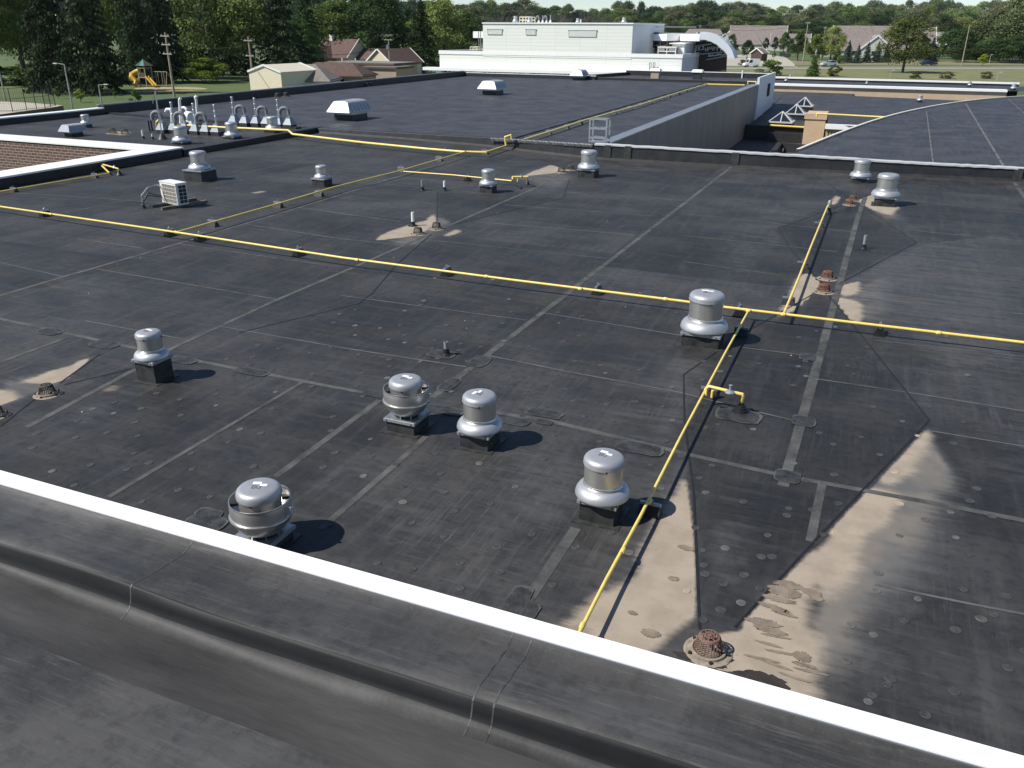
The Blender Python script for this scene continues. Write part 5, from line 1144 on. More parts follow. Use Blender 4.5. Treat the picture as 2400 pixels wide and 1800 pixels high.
# ------------------------------------------------------------------ HOUSES
ROOFR = mat('red brown shingles', (.095, .056, .045), .85, var=.2, scale=1.5); ROOFM = mat('mauve shingles', (.195, .165, .148), .9, var=.12, scale=.8); ROOFG = mat('grey shingles', (.20, .18, .155), .9, var=.15, scale=1)
CREAMW = mat('cream siding', (.66, .56, .42), .8, var=.04); GREYW = mat('pale grey siding', (.50, .50, .47), .8, var=.04); TANM = mat('tan metal siding', (.70, .62, .47), .6, var=.04); TRIM = mat('white trim', (.78, .77, .73), .6, var=.02)
def gable_body(parent, x, y, L_, W, e, r, rz, wm, rm, ov=.5, wins=(), nm='', base=0.0, hip=0.0):
    """ridge along local X"""
    M = Matrix.Translation((x, y, 0)) @ Matrix.Rotation(rz, 4, 'Z')
    T = lambda p: M @ Vector(p)
    mb = MB(); l, w_ = L_/2, W/2
    for a, b_ in (((-l, -w_), (l, -w_)), ((l, w_), (-l, w_))): mb.face([T((a[0], a[1], base)), T((b_[0], b_[1], base)), T((b_[0], b_[1], e)), T((a[0], a[1], e))], wm)
    for s_ in (-1, 1):
        if hip: mb.face([T((s_*l, -w_, base)), T((s_*l, w_, base)), T((s_*l, w_, e)), T((s_*l, -w_, e))], wm)
        else: mb.face([T((s_*l, -w_, base)), T((s_*l, w_, base)), T((s_*l, w_, e)), T((s_*l, 0, r)), T((s_*l, -w_, e))], wm)
    mb.build('wall', parent=parent, smooth=False)
    mb = MB(); k = (r-e)/w_; eo = e-k*ov; hl = l+ov*.6; th = .18
    def slab(pts): mb.add([T(p) for p in pts]+[T((p[0], p[1], p[2]-th)) for p in pts], [tuple(range(len(pts))), tuple(range(2*len(pts)-1, len(pts)-1, -1))]+[(i, i+len(pts), (i+1) % len(pts)+len(pts), (i+1) % len(pts)) for i in range(len(pts))], rm)
    if hip:
        slab([(-hl, -w_-ov, eo), (hl, -w_-ov, eo), (hl-hip, 0, r), (-hl+hip, 0, r)]); slab([(hl, w_+ov, eo), (-hl, w_+ov, eo), (-hl+hip, 0, r), (hl-hip, 0, r)])
        slab([(hl, -w_-ov, eo), (hl, w_+ov, eo), (hl-hip, 0, r)]); slab([(-hl, w_+ov, eo), (-hl, -w_-ov, eo), (-hl+hip, 0, r)])
    else:
        slab([(-hl, -w_-ov, eo), (hl, -w_-ov, eo), (hl, 0, r), (-hl, 0, r)]); slab([(hl, w_+ov, eo), (-hl, w_+ov, eo), (-hl, 0, r), (hl, 0, r)])
    mb.build('roof', parent=parent, smooth=False)
    if not hip:
        mb = MB()
        for s_ in (-1, 1):
            mb = MB()
            for q in (-1, 1): mb.bar(T((s_*(hl+.03), q*(w_+ov), eo-.05)), T((s_*(hl+.03), 0, r-.05)), .12, .55 if L_ > 12 else .3, TRIM)
            mb.build('trim', parent=parent, smooth=False)
    for side, u, z, ww, wh in wins:
        pos = {'f': (u, -w_-.04, z), 'b': (u, w_+.04, z), 'l': (-l-.04, u, z), 'r': (l+.04, u, z)}[side]; sz = (ww, .08, wh) if side in 'fb' else (.08, ww, wh)
        mb = MB(); mb.box(T(pos), sz, GLASS, rz); o = mb.build('window', parent=parent, smooth=False)
        mb = MB(); mb.box(T((pos[0], pos[1]-(.04 if side == 'f' else 0), pos[2]-wh/2)), (sz[0]*1.1, sz[1]*1.2, .1), TRIM, rz); mb.build('frame', parent=o, smooth=False)
def house(px, py, label, bodies, name='house', cat='house'):
    c = U(px, py, G); root = empty(name, c, label, cat, None)
    for b_ in bodies: gable_body(root, *b_[:-1], **b_[-1])
    return root
a20 = math.radians(22)
h = house(905, 178, 'cream house with a brown roof, its gable facing the school, right of the pair', [(0, 4, 11, 7.2, 3.1, 5.8, math.radians(80), CREAMW, ROOFR, dict(wins=(('l', 1.5, 1.5, 1.0, 1.4), ('l', -2, 1.5, .8, 1.2))))])
h = house(782, 165, 'cream house with a steep brown roof and a small chimney, left behind the flat annex', [(-3, 9, 12, 9, 3.4, 7.4, math.radians(-10), CREAMW, ROOFR, dict(wins=(('f', 2, 1.6, 1.2, 1.2),))), (-6, 3, 9, 6, 3.0, 5.6, math.radians(80), CREAMW, ROOFR, dict(wins=(('l', 0, 1.5, 1.4, 1.2),))), (7, 9, 9, 6, 3.0, 5.2, math.radians(-10), CREAMW, ROOFR, dict())])
mb = MB(); mb.box((-6, 9, 7.6), (.9, .9, 1.6), TRIM); mb.build('chimney', parent=h, smooth=False)
for dx in (-4, 0): mb = MB(); mb.box((dx+6, 1.2, 1.5), (.2, .2, 3.0), TRIM); mb.build('porch_post', parent=h, smooth=False)
c = U(830, 197, G); root = empty('annex', c, 'low flat roofed tan annex between the shed and the brown roofed houses', 'building')
for x, y, wx, wy, hh in ((3, 2, 15, 9, 3.7), (9, -2, 7, 6, 3.2)):
    mb = MB(); mb.box((x, y, hh/2), (wx, wy, hh), BEIGE2); mb.build('wall', parent=root, smooth=False); mb = MB(); mb.box((x, y, hh+.15), (wx+.6, wy+.6, .3), mat('brown fascia', (.10, .07, .055), .8)); mb.box((x, y, hh+.32), (wx+.1, wy+.1, .06), mat('grey roofing', (.19, .185, .17), .9, var=.2)); mb.build('roof', parent=root, smooth=False)
h = house(780, 208, 'small house with hipped brown roof in front of the flat annex', [(0, 1, 13, 7, 2.6, 4.4, math.radians(12), BEIGE2, ROOFR, dict(hip=3.4, wins=(('f', -3, 1.3, 1.4, 1.1), ('f', 2.5, 1.3, 1.2, 1.1))))])
h = house(702, 214, 'low building with a tan hipped roof and pale wall, right of the metal shed', [(1, 0, 11, 7.5, 2.2, 4.4, math.radians(20), TRIM, ROOFG, dict(hip=3.5, wins=(('f', -3.5, 1.0, 1.5, 1.0), ('f', 0, 1.0, 1.5, 1.0))))])
h = house(632, 222, 'cream ribbed metal shed with a low gable roof', [(0, 4, 9, 6.5, 3.6, 4.6, math.radians(88), TANM, mat('cream metal roof', (.68, .62, .48), .5, var=.03), dict(ov=.15))], 'metal_shed', 'shed')
h.children[0]
g1 = 1.67
for px_, py_, lab_, bs in (
    (1655, 112, 'mauve roofed condo farthest left, with small gables, beyond the arch', [(-4, 10, 30, 16, 3.4, 10.6, .10, GREYW, ROOFM, dict(hip=6)), (-6, 2, 16, 9, 3.4, 8.6, g1, GREYW, ROOFM, dict()), (14, 0, 18, 12, 3.4, 9.8, g1, GREYW, ROOFM, dict(wins=(('l', 0, 5.4, 2.0, 1.2),)))]),
    (1790, 118, 'wide mauve roofed condo above the mail van, with a pale side gable', [(-6, 16, 30, 18, 4.0, 12.4, .10, GREYW, ROOFM, dict()), (-14, -2, 26, 11, 3.4, 8.0, .10, GREYW, ROOFM, dict(hip=4)), (13, 2, 20, 10, 3.4, 8.4, .10, GREYW, ROOFM, dict(wins=(('f', 3, 1.8, 2.6, 1.8), ('f', -4, 1.8, 2.6, 1.8)))), (-20, -5, 12, 11, 3.2, 8.4, g1, GREYW, ROOFM, dict(wins=(('l', 0, 1.6, 2.0, 1.4),)))]),
    (2035, 134, 'long mauve roofed condo between the street trees and the round maple', [(-4, 16, 24, 18, 3.2, 12.0, .14, GREYW, ROOFM, dict()), (16, 20, 16, 15, 3.2, 11.6, .14, GREYW, ROOFM, dict()), (2, -1, 14, 13, 3.0, 8.4, g1, GREYW, ROOFM, dict(wins=(('l', 0, 1.6, 3.2, 1.8),))), (-6, 4, 30, 11, 2.9, 7.6, .14, GREYW, ROOFM, dict(wins=(('f', -8, 1.5, 2.4, 1.6), ('f', 0, 1.5, 2.4, 1.6), ('f', 8, 1.5, 2.4, 1.6))))]),
    (2180, 118, 'grey roofed condo partly behind the round maple at right', [(2, 14, 26, 14, 3.2, 9.6, .12, GREYW, ROOFG, dict()), (4, 4, 10, 9, 3.2, 8.6, g1, TRIM, ROOFG, dict())])):
    house(px_, py_, lab_, bs, 'condo_row', 'house')
c = U(1783, 150, G); house(1778, 142, 'little brick kiosk with a shingle roof behind the mail van', [(0, 0, 5, 4, 2.8, 4.2, 1.3, BRK, ROOFM, dict())], 'kiosk', 'kiosk')
# ------------------------------------------------------------------ VEHICLES
def wheel(mb, x, y, r_, wd, s): 
    n = 18; vs = []
    mb.lathe([(r_*.55, -wd/2), (r_, -wd/2), (r_, wd/2), (r_*.55, wd/2)], (0, 0, 0), RUBBER, n)
def vehicle(px, py, rz, kind, col, label, sc=1.05):
    c = U(px, py, G+.015); root = empty(kind, c, label, 'van' if kind == 'mail_van' else 'car', None, rz, sc)
    PM = mat('paint '+col[0], col[1], .3, .3 if col[0] == 'silver' else 0, var=.02)
    if kind == 'mail_van':
        prof_b = [(-2.2, .45), (-2.2, 2.25), (.75, 2.3), (.95, 2.15), (1.35, 1.25), (2.2, 1.05), (2.3, .5)]; win = [(.0, 1.25), (.0, 2.0), (.72, 2.0), (1.12, 1.25)]; wx = (-1.45, 1.45); W_ = 1.9; r_ = .36
    elif kind == 'crossover_car':
        prof_b = [(-2.3, .40), (-2.35, .95), (-2.1, 1.15), (-1.75, 1.6), (-.2, 1.68), (.7, 1.18), (2.0, .98), (2.3, .75), (2.3, .38)]; win = [(-1.75, 1.15), (-1.55, 1.52), (-.25, 1.58), (.55, 1.15)]; wx = (-1.4, 1.4); W_ = 1.85; r_ = .37
    else:
        prof_b = [(-2.35, .35), (-2.38, .85), (-1.7, .98), (-1.1, 1.42), (.1, 1.45), (.9, .98), (2.2, .85), (2.38, .6), (2.35, .33)]; win = [(-1.5, .98), (-1.05, 1.34), (.08, 1.37), (.72, .98)]; wx = (-1.45, 1.4); W_ = 1.8; r_ = .33
    mb = MB(); n = len(prof_b); a = [(x, -W_/2*(1 if z < 1.1 else .9), z) for x, z in prof_b]; b_ = [(x, -y, z) for x, y, z in a]
    mb.face(a, PM); mb.face(b_[::-1], PM)
    for i in range(n): j = (i+1) % n; mb.face([a[j], a[i], b_[i], b_[j]], PM)
    body = mb.build('body', parent=root, angle=25)
    for s_ in (-1, 1):
        mb = MB(); k = .905 if kind != 'mail_van' else .9; pts = [(x, s_*(W_/2*k+.03), z) for x, z in win]; mb.face(pts if s_ < 0 else pts[::-1], GLASS); pts2 = [(x, s_*(W_/2*k+.028), z) for x, z in win]
        mb.build('window', parent=body, smooth=False)
    mb = MB(); i0 = {'mail_van': 3, 'crossover_car': 4}.get(kind, 4); p_, q_ = prof_b[i0], prof_b[i0+1]
    mb.face([(p_[0]+.03, -.7, p_[1]-.03), (p_[0]+.03, .7, p_[1]-.03), (q_[0]+.0, .78, q_[1]+.06), (q_[0]+.0, -.78, q_[1]+.06)][::-1], GLASS); mb.build('windscreen', parent=body, smooth=False)
    for x in wx:
        for s_ in (-1, 1):
            mb = MB(); mb.lathe([(r_*.62, -.1), (r_, -.1), (r_, .1), (r_*.62, .1)], (0, 0, 0), RUBBER, 20); o = mb.build('wheel', parent=root); o.location = (x, s_*(W_/2-.08), r_); o.rotation_euler = (R90, 0, 0)
            mb = MB(); mb.lathe([(0, -.11), (r_*.6, -.11), (r_*.62, -.05), (r_*.62, .05), (r_*.6, .11), (0, .11)], (0, 0, 0), GALVL, 20); mb.build('rim', parent=o)
    mb = MB(); mb.box((prof_b[-1][0]-.02, .65, .72), (.08, .28, .14), STICK); mb.box((prof_b[-1][0]-.02, -.65, .72), (.08, .28, .14), STICK); mb.build('headlight', parent=root, smooth=False)
    if kind == 'mail_van':
        BL = mat('blue emblem', (.05, .07, .35), .5); mb = MB(); mb.face([(-1.25, -.87, 1.55), (-.35, -.87, 1.55), (-.2, -.87, 2.05), (-1.1, -.87, 2.05)], BL); mb.box((-.75, -.872, 1.66), (.7, .006, .07), STICK); mb.build('emblem', parent=body, smooth=False)
        mb = MB(); mb.box((-.2, -.955, .95), (4.2, .01, .07), mat('red stripe', (.5, .05, .04), .5)); mb.build('stripe', parent=body, smooth=False)
    return root
rz = math.atan2(rd.y, rd.x)
vehicle(1760, 157.5, rz+math.pi, 'mail_van', ('white', (.78, .78, .76)), 'white boxy mail van with a blue emblem, stopped in the side street', 1.02)
vehicle(1942, 155.5, rz+math.pi, 'crossover_car', ('silver', (.52, .53, .55)), 'silver crossover car driving on the road')
vehicle(2176, 153.5, rz, 'saloon_car', ('navy', (.015, .02, .05)), 'dark blue saloon car half behind the round maple')
def dumpster(px, py, label):
    c = U(px, py, G); root = empty('dumpster', c, label, 'dumpster', 'dark dumpsters'); mb = MB(); mb.box((0, 0, .7), (2.0, 1.4, 1.3), mat('dumpster paint', (.03, .035, .03), .6), taper=1.1); mb.build('bin', parent=root, smooth=False); mb = MB(); mb.box((0, 0, 1.4), (2.1, 1.5, .12), BLACKM); mb.build('lid', parent=root, smooth=False)
dumpster(1833, 131, 'smaller dark dumpster at the back of the side street'); dumpster(1845, 134.5, 'larger dark dumpster at the back of the side street')
# ------------------------------------------------------------------ POLES, LAMPS, WIRES
def pole(px, py, top, label, arms, r_=.16, wd=2.4, group='wooden utility poles', m=WOODP, trans=False):
    c = U(px, py, G); h = HT(c, top)-G; root = empty('utility_pole', c, label, 'utility pole', group)
    mb = MB(); mb.tube([(0, 0, 0), (0, 0, h)], [r_*1.15, r_*.8], m, 10); mb.build('post', parent=root)
    for f in arms:
        mb = MB(); mb.box((0, -.15, h*f), (wd, .12, .14), GALVL if f < .98 and False else m, -.3)
        for k in (-.45, -.2, .2, .45): mb.lathe([(.05, 0), (.07, .1), (.03, .22)], (wd*k*.96, -.15-wd*k*-.3, h*f+.07), GALVL, 8)
        mb.build('crossarm', parent=root, smooth=False)
    if trans: mb = MB(); mb.lathe([(0, 0), (.28, 0), (.3, .5), (.26, .95), (0, 1.0)], (.0, -.45, h*.74), GALVL, 14); mb.build('transformer', parent=root)
    return Vector((c.x, c.y, G+h))
t1 = pole(411, 240, 76, 'tall wooden utility pole with three crossarms above the lawn', (.93, .82, .70)[0:0] or (.95, .83, .70))
t2 = pole(596, 216, 86, 'utility pole with pale crossarms in front of the shed', (.93, .66))
t3 = pole(915, 181, 92, 'utility pole with a transformer beside the brown roofed house', (.985,), trans=True, wd=2.8)
t4 = pole(1881, 150, 51, 'weathered utility pole left of the street trees', (.97,), wd=1.6)
t5 = pole(1923, 147, 62, 'thinner leaning utility pole right of the street tree', (.95,), wd=1.0, r_=.13)
t6 = pole(2221, 107, 40, 'pale utility pole at the wood edge', (.98,), wd=1.2, r_=.2)
t7 = pole(2253, 156, 58, 'plain pale pole rising from the roadside at right', (), r_=.15)
t8 = pole(1636, 120, 58, 'far utility pole with short arms beyond the arch', (.95,), wd=2.0, r_=.2)
def wire(a, b, sag, label, r_=.055, off=(0, 0, 0)):
    a = Vector(a)+Vector(off); b = Vector(b)+Vector(off); mb = MB(); mb.tube([a.lerp(b, i/14)-Vector((0, 0, sag*4*(i/14)*(1-i/14))) for i in range(15)], r_, BLACKM, 5); mb.build('overhead_wire', label=label, cat='wire', group='overhead wires', origin=a)
wire(t1, t2, 1.2, 'wire from the three armed pole to the pole by the shed', off=(.8, -.1, -.7)); wire(t2, t3, 2.0, 'wire sagging between the shed pole and the transformer pole', off=(.4, 0, -1.0)); wire(t1, t2+Vector((0, 0, -2)), 2.0, 'lower wire between the two left poles', off=(0, 0, -4))
wire(t8, t4, 1.0, 'wire running above the mauve roofs', .05, (0, 0, -.3)); wire(t4, t6, 2.0, 'wire crossing in front of the wood at right', .05, (0, 0, -.3)); wire(t8, t4, 1.4, 'lower wire above the mauve roofs', .05, (0, 0, -1.2))
wire(t1+Vector((0, 0, -5)), U(345, 250, G), 0, 'guy wire of the three armed pole', .02)
def lamp(px, py, top, label, arm=-1, r_=.09, ln=1.1):
    c = U(px, py, G); h = HT(c, top)-G; root = empty('lamp_post', c, label, 'lamp post', 'grey lamp posts'); LP = mat('lamp grey', (.36, .36, .34), .5, .3)
    mb = MB(); mb.tube([(0, 0, 0), (0, 0, h)], [r_*1.2, r_*.75], LP, 10); mb.build('post', parent=root)
    mb = MB(); mb.tube([(0, 0, h-.05), (arm*ln, -arm*ln*-.2, h+.08)], .04, LP, 6); mb.box((arm*(ln+.1), .2*arm*ln*1, h+.06), (.75, .3, .13), LP, taper=.8); mb.build('lamp_head', parent=root, smooth=False)
lamp(172, 262, 150, 'tall grey lamp post with its head to the left, beyond the left coping'); lamp(240, 250, 198.5, 'shorter lamp post with its head to the right', 1); lamp(14, 238, 120, 'lamp post on a concrete foot, cut by the left edge', -1, .1)
lamp(768, 196, 172, 'short lamp post in front of the hipped brown roof', -1, ln=.5); lamp(937, 180, 157, 'short lamp post right of the houses', 1, ln=.4)
lamp(1860, 178, 158, 'plain post on the verge behind the far coping', 1, ln=.2); lamp(2086, 184, 165, 'short lamp in the grass before the round maple', 1, ln=.3); lamp(2336, 190, 170, 'short lamp at right in the grass', 1, ln=.3); lamp(2318, 150, 128, 'thin post by the wood behind the road', 1, ln=.2)
# fence on the plaza
root = empty('mesh_fence', U(100, 250, G+.8), 'black chain link fence standing along the pale plaza edge', 'fence'); FO = Vector(root.location)
fp = [(-60, 262), (30, 261.5), (63, 258), (86, 255.5), (106, 254), (119, 250.5), (130, 247.5)]; base_ = [U(x, y, G+.8)-FO for x, y in fp]
for q, (x, y) in zip(base_, fp): mb = MB(); mb.tube([q, q+Vector((0, 0, 2.6))], .05, BLACKM, 6); mb.build('post', parent=root)
mb = MB()
for f in (.1, 1.4, 2.55):
    for a, b_ in zip(base_[:-1], base_[1:]): mb.tube([a+Vector((0, 0, f)), b_+Vector((0, 0, f))], .025, BLACKM, 5)
for a, b_ in zip(base_[:-1], base_[1:]):
    n = int((b_-a).length/.28)
    for k in range(n): q = a.lerp(b_, k/n); mb.tube([q, q+Vector((0, 0, 2.5))], .008, BLACKM, 3, False)
mb.build('rail', parent=root, smooth=False)
# playset
c = U(345, 203, G); root = empty('playset', c, 'wooden playset with green roof, yellow spiral slide and yellow straight slide on the lawn', 'playset'); s = .92
YP = mat('yellow plastic', (.55, .34, .04), .4, var=.05); GT = mat('green canvas', (.03, .16, .11), .7); BT = mat('brown canvas', (.16, .14, .11), .8)
mb = MB()
for x in (-.8, .8):
    for y in (-.8, .8): mb.box((x, y, 1.8), (.14, .14, 3.6), WOODP)
mb.box((0, 0, 1.6), (1.8, 1.8, .12), WOODP); mb.box((0, 0, 3.2), (1.8, 1.8, .12), WOODP)
for k in range(6): mb.box((-.8+.32*k, -.82, 2.0), (.1, .04, .8), WOODP)
mb.build('tower', parent=root, smooth=False)
mb = MB(); mb.face([(-1.1, -1.1, 3.6), (0, -1.1, 3.6), (0, 0, 4.7)][::1], GT); mb.face([(-1.1, -1.1, 3.6), (1.1, -1.1, 3.6), (0, -.0, 4.7)], GT); mb.face([(-1.1, 1.1, 3.6), (-1.1, -1.1, 3.6), (0, 0, 4.7)], GT); mb.face([(1.1, -1.1, 3.6), (1.1, 1.1, 3.6), (0, 0, 4.7)], BT); mb.face([(1.1, 1.1, 3.6), (-1.1, 1.1, 3.6), (0, 0, 4.7)], BT); mb.build('roof', parent=root, smooth=False)
mb = MB(); mb.tube([(-.9+-.3, 0, 2.7), (-1.8, -.2, 2.5), (-2.3, -.9, 2.0), (-1.8, -1.6, 1.5), (-1.1, -1.3, .9), (-1.0, -1.9, .35)], .45, YP, 12); mb.build('spiral_slide', parent=root)
mb = MB(); mb.bar((.9, -.6, 1.7), (3.3, -1.4, .25), .7, .08, YP); mb.bar((.9, -.25, 1.85), (3.3, -1.05, .4), .06, .3, YP); mb.bar((.9, -.95, 1.85), (3.3, -1.75, .4), .06, .3, YP); mb.build('slide', parent=root, smooth=False)
mb = MB()
for a, b_ in (((.8, .5, 2.6), (4.6, .6, 2.6)), ((4.6, .6, 2.6), (5.2, -.7, 0)), ((4.6, .6, 2.6), (5.2, 1.9, 0)), ((2.0, .5, 2.6), (2.0, .5, .6)), ((2.5, .5, 2.6), (2.5, .5, .6)), ((3.4, .5, 2.6), (3.4, .5, .6)), ((3.9, .5, 2.6), (3.9, .5, .6))): mb.tube([a, b_], .06, WOODP, 6)
mb.build('swing_frame', parent=root)
mb = MB(); c2 = U(400, 208, G+.012); mb.face([Vector((c2.x+7*math.cos(a), c2.y+5*math.sin(a), c2.z)) for a in [k*.42 for k in range(15)]], mat('sand', (.34, .27, .15), .95)); mb.build('sand_patch', kind='structure', smooth=False)
mb = MB(); mb.lathe([(0, .3), (.5, .28), (.8, .1), (.85, 0)], (0, 0, 0), ACW, 14); o = mb.build('boulder', label='pale boulder by the small spruces', cat='boulder'); o.location = U(2040, 146, G); o.scale = (1.5, 1, 2.5)
# ------------------------------------------------------------------ TREES
def leafmat(name, c1, c2, tr=.25):
    m = bpy.data.materials.new(name); m.use_nodes = True; t = m.node_tree; L = t.links; b = t.nodes['Principled BSDF']; b.inputs['Roughness'].default_value = .65; b.inputs['Specular IOR Level'].default_value = .25
    oi = N(t, 'ShaderNodeObjectInfo'); g = N(t, 'ShaderNodeTexCoord'); b.inputs['Specular IOR Level'].default_value = .12; nz = N(t, 'ShaderNodeTexNoise', Scale=2.6, Detail=3.0, noise_dimensions='4D'); L.new(g.outputs['Object'], nz.inputs['Vector']); mu = N(t, 'ShaderNodeMath', operation='MULTIPLY'); mu.inputs[1].default_value = 37; L.new(oi.outputs['Random'], mu.inputs[0]); L.new(mu.outputs[0], nz.inputs['W'])
    rp = N(t, 'ShaderNodeValToRGB'); rp.color_ramp.elements[0].position = .35; rp.color_ramp.elements[1].position = .68; rp.color_ramp.elements[0].color = (*c1, 1); rp.color_ramp.elements[1].color = (*c2, 1); L.new(nz.outputs[0], rp.inputs[0])
    hs = N(t, 'ShaderNodeHueSaturation'); mr = N(t, 'ShaderNodeMapRange'); mr.inputs[3].default_value = .85; mr.inputs[4].default_value = 1.5; L.new(oi.outputs['Random'], mr.inputs[0]); L.new(mr.outputs[0], hs.inputs['Value']); L.new(rp.outputs[0], hs.inputs['Color'])
    mr2 = N(t, 'ShaderNodeMapRange'); mr2.inputs[3].default_value = .475; mr2.inputs[4].default_value = .515; fr = N(t, 'ShaderNodeMath', operation='FRACT'); L.new(mu.outputs[0], fr.inputs[0]); L.new(fr.outputs[0], mr2.inputs[0]); L.new(mr2.outputs[0], hs.inputs['Hue'])
    L.new(hs.outputs[0], b.inputs['Base Color'])
    tl = N(t, 'ShaderNodeBsdfTranslucent'); L.new(hs.outputs[0], tl.inputs[0]); mx = N(t, 'ShaderNodeMixShader'); mx.inputs[0].default_value = tr; L.new(b.outputs[0], mx.inputs[1]); L.new(tl.outputs[0], mx.inputs[2]); L.new(mx.outputs[0], t.nodes['Material Output'].inputs[0])
    return m
LM = {'maple': leafmat('maple leaves', (.045, .060, .016), (.135, .145, .04)), 'mid': leafmat('mid green leaves', (.040, .075, .018), (.125, .190, .045)), 'dark': leafmat('dark green leaves', (.020, .042, .015), (.062, .105, .030)), 'light': leafmat('light green leaves', (.075, .120, .025), (.24, .30, .10)),
      'spruce': leafmat('spruce needles', (.011, .024, .012), (.036, .062, .024), .1), 'blue': leafmat('blue spruce needles', (.022, .040, .032), (.065, .095, .075), .1), 'autumn': leafmat('yellowing leaves', (.060, .075, .018), (.15, .15, .045)), 'olive': leafmat('olive grey leaves', (.060, .078, .032), (.155, .175, .08)), 'lime': leafmat('lime leaves', (.12, .18, .02), (.26, .35, .06))}
BARK = mat('bark', (.10, .08, .06), .9, var=.25); BARKG = mat('grey bark', (.17, .145, .13), .9, var=.25, scale=2)
def quads(C, Nn, S_, rs):
    """leaf quads centred at C with normals near Nn"""
    n = len(C); d = Nn+rs.normal(0, .75, (n, 3)); d /= np.linalg.norm(d, axis=1)[:, None]+1e-9
    a = np.cross(d, rs.normal(0, 1, (n, 3))); a /= np.linalg.norm(a, axis=1)[:, None]+1e-9; b = np.cross(d, a)
    S_ = S_[:, None]; v = np.stack([C-a*S_-b*S_*.6, C+a*S_-b*S_*.6, C+a*S_*.9+b*S_*.7, C-a*S_*.9+b*S_*.7], 1)
    return v.reshape(-1, 3)
def qmesh(name, v, m):
    me = bpy.data.meshes.new(name); nq = len(v)//4; me.vertices.add(len(v)); me.vertices.foreach_set('co', v.ravel()); me.loops.add(len(v)); me.loops.foreach_set('vertex_index', np.arange(len(v)))
    me.polygons.add(nq); me.polygons.foreach_set('loop_start', np.arange(nq)*4); me.polygons.foreach_set('loop_total', np.full(nq, 4)); me.materials.append(m); me.update(calc_edges=True); return me
def decid(seed, n=5200, lumps=42, leaf=.045, egg=0.0, low=.12):
    """unit crown: width 1 (radius .5), height 1, base at z=0"""
    rs = np.random.RandomState(seed); out = []
    for k in range(lumps):
        u = rs.rand(); z = low+(1-low-.06)*u; prof_ = math.sin(math.pi*min(1, (u*.82+.16)))**.7*(1-egg*u); a = rs.rand()*6.283; r_ = .5*prof_*(.25+.62*math.sqrt(rs.rand())); c = np.array([r_*math.cos(a), r_*math.sin(a), z])
        R_ = rs.uniform(.09, .17); m_ = int(n/lumps*(R_/.13)**2); d = rs.normal(0, 1, (m_, 3)); d /= np.linalg.norm(d, axis=1)[:, None]; d[:, 2] = np.abs(d[:, 2])*np.where(rs.rand(m_) < .78, 1, -1)
        P_ = c+d*R_*(rs.uniform(.62, 1.12, m_)[:, None])*np.array([1, 1, .82]); out.append(quads(P_, d, rs.uniform(.5, 1.2, m_)*leaf*.5, rs))
    return np.concatenate(out)
def conif(seed, n=5200, leaf=.04, fat=1.0):
    rs = np.random.RandomState(seed); lv = 26; out = []
    for i in range(lv):
        f = i/(lv-1); z = .03+.95*f; R_ = .5*(1-f)**.85*fat*rs.uniform(.85, 1.1)+.012; nb = int(5+11*(1-f))
        for b_ in range(nb):
            a = rs.rand()*6.283; L_ = R_*rs.uniform(.7, 1.12); m_ = max(4, int(n/lv/nb*(1.9*(1-f)+.25))); t_ = rs.rand(m_)**.7; sp = .16*L_*(1-t_*.6)
            x = t_*L_; y = rs.normal(0, 1, m_)*sp; zz = z-.10*x-.25*x*x+rs.normal(0, .006, m_)+.02
            P_ = np.stack([x*math.cos(a)-y*math.sin(a), x*math.sin(a)+y*math.cos(a), zz], 1); out.append(quads(P_, np.tile(np.array([math.cos(a)*.4, math.sin(a)*.4, .8]), (m_, 1)), rs.uniform(.6, 1.2, m_)*leaf*.5, rs))
    return np.concatenate(out)
def bare(seed):
    rs = random.Random(seed); mb = MB()
    def br(p, d, L_, r_, k):
        q = p+d*L_; mb.tube([p, q], [r_, r_*.6], BARKG, 3 if k > 1 else 5, False)
        if k < 5:
            for _ in range(3 if k > 0 else 5):
                e = (d+Vector((rs.uniform(-.7, .7), rs.uniform(-.7, .7), rs.uniform(-.1, .5)))).normalized(); br(p.lerp(q, rs.uniform(.45, 1)), e, L_*rs.uniform(.5, .8), r_*.55, k+1)
    br(Vector((0, 0, 0)), Vector((0, 0, 1)), .38, .016, 0); return mb
CROWN = {}
def crown(kind, var, col):
    k = (kind, var, col)
    if k not in CROWN:
        g_ = ('v', kind, var)
        if g_ not in CROWN:
            CROWN[g_] = {'dec': lambda: decid(10+var), 'big': lambda: decid(40+var, 11000, 80, .028), 'con': lambda: conif(20+var), 'bigcon': lambda: conif(60+var, 14000, .024, 1.0), 'bush': lambda: decid(30+var, 2600, 26, .06, 0, .0), 'small': lambda: decid(50+var, 1300, 16, .09)}[kind]()
        CROWN[k] = qmesh('crown', CROWN[g_], LM[col])
    return CROWN[k]
TRUNK = {}
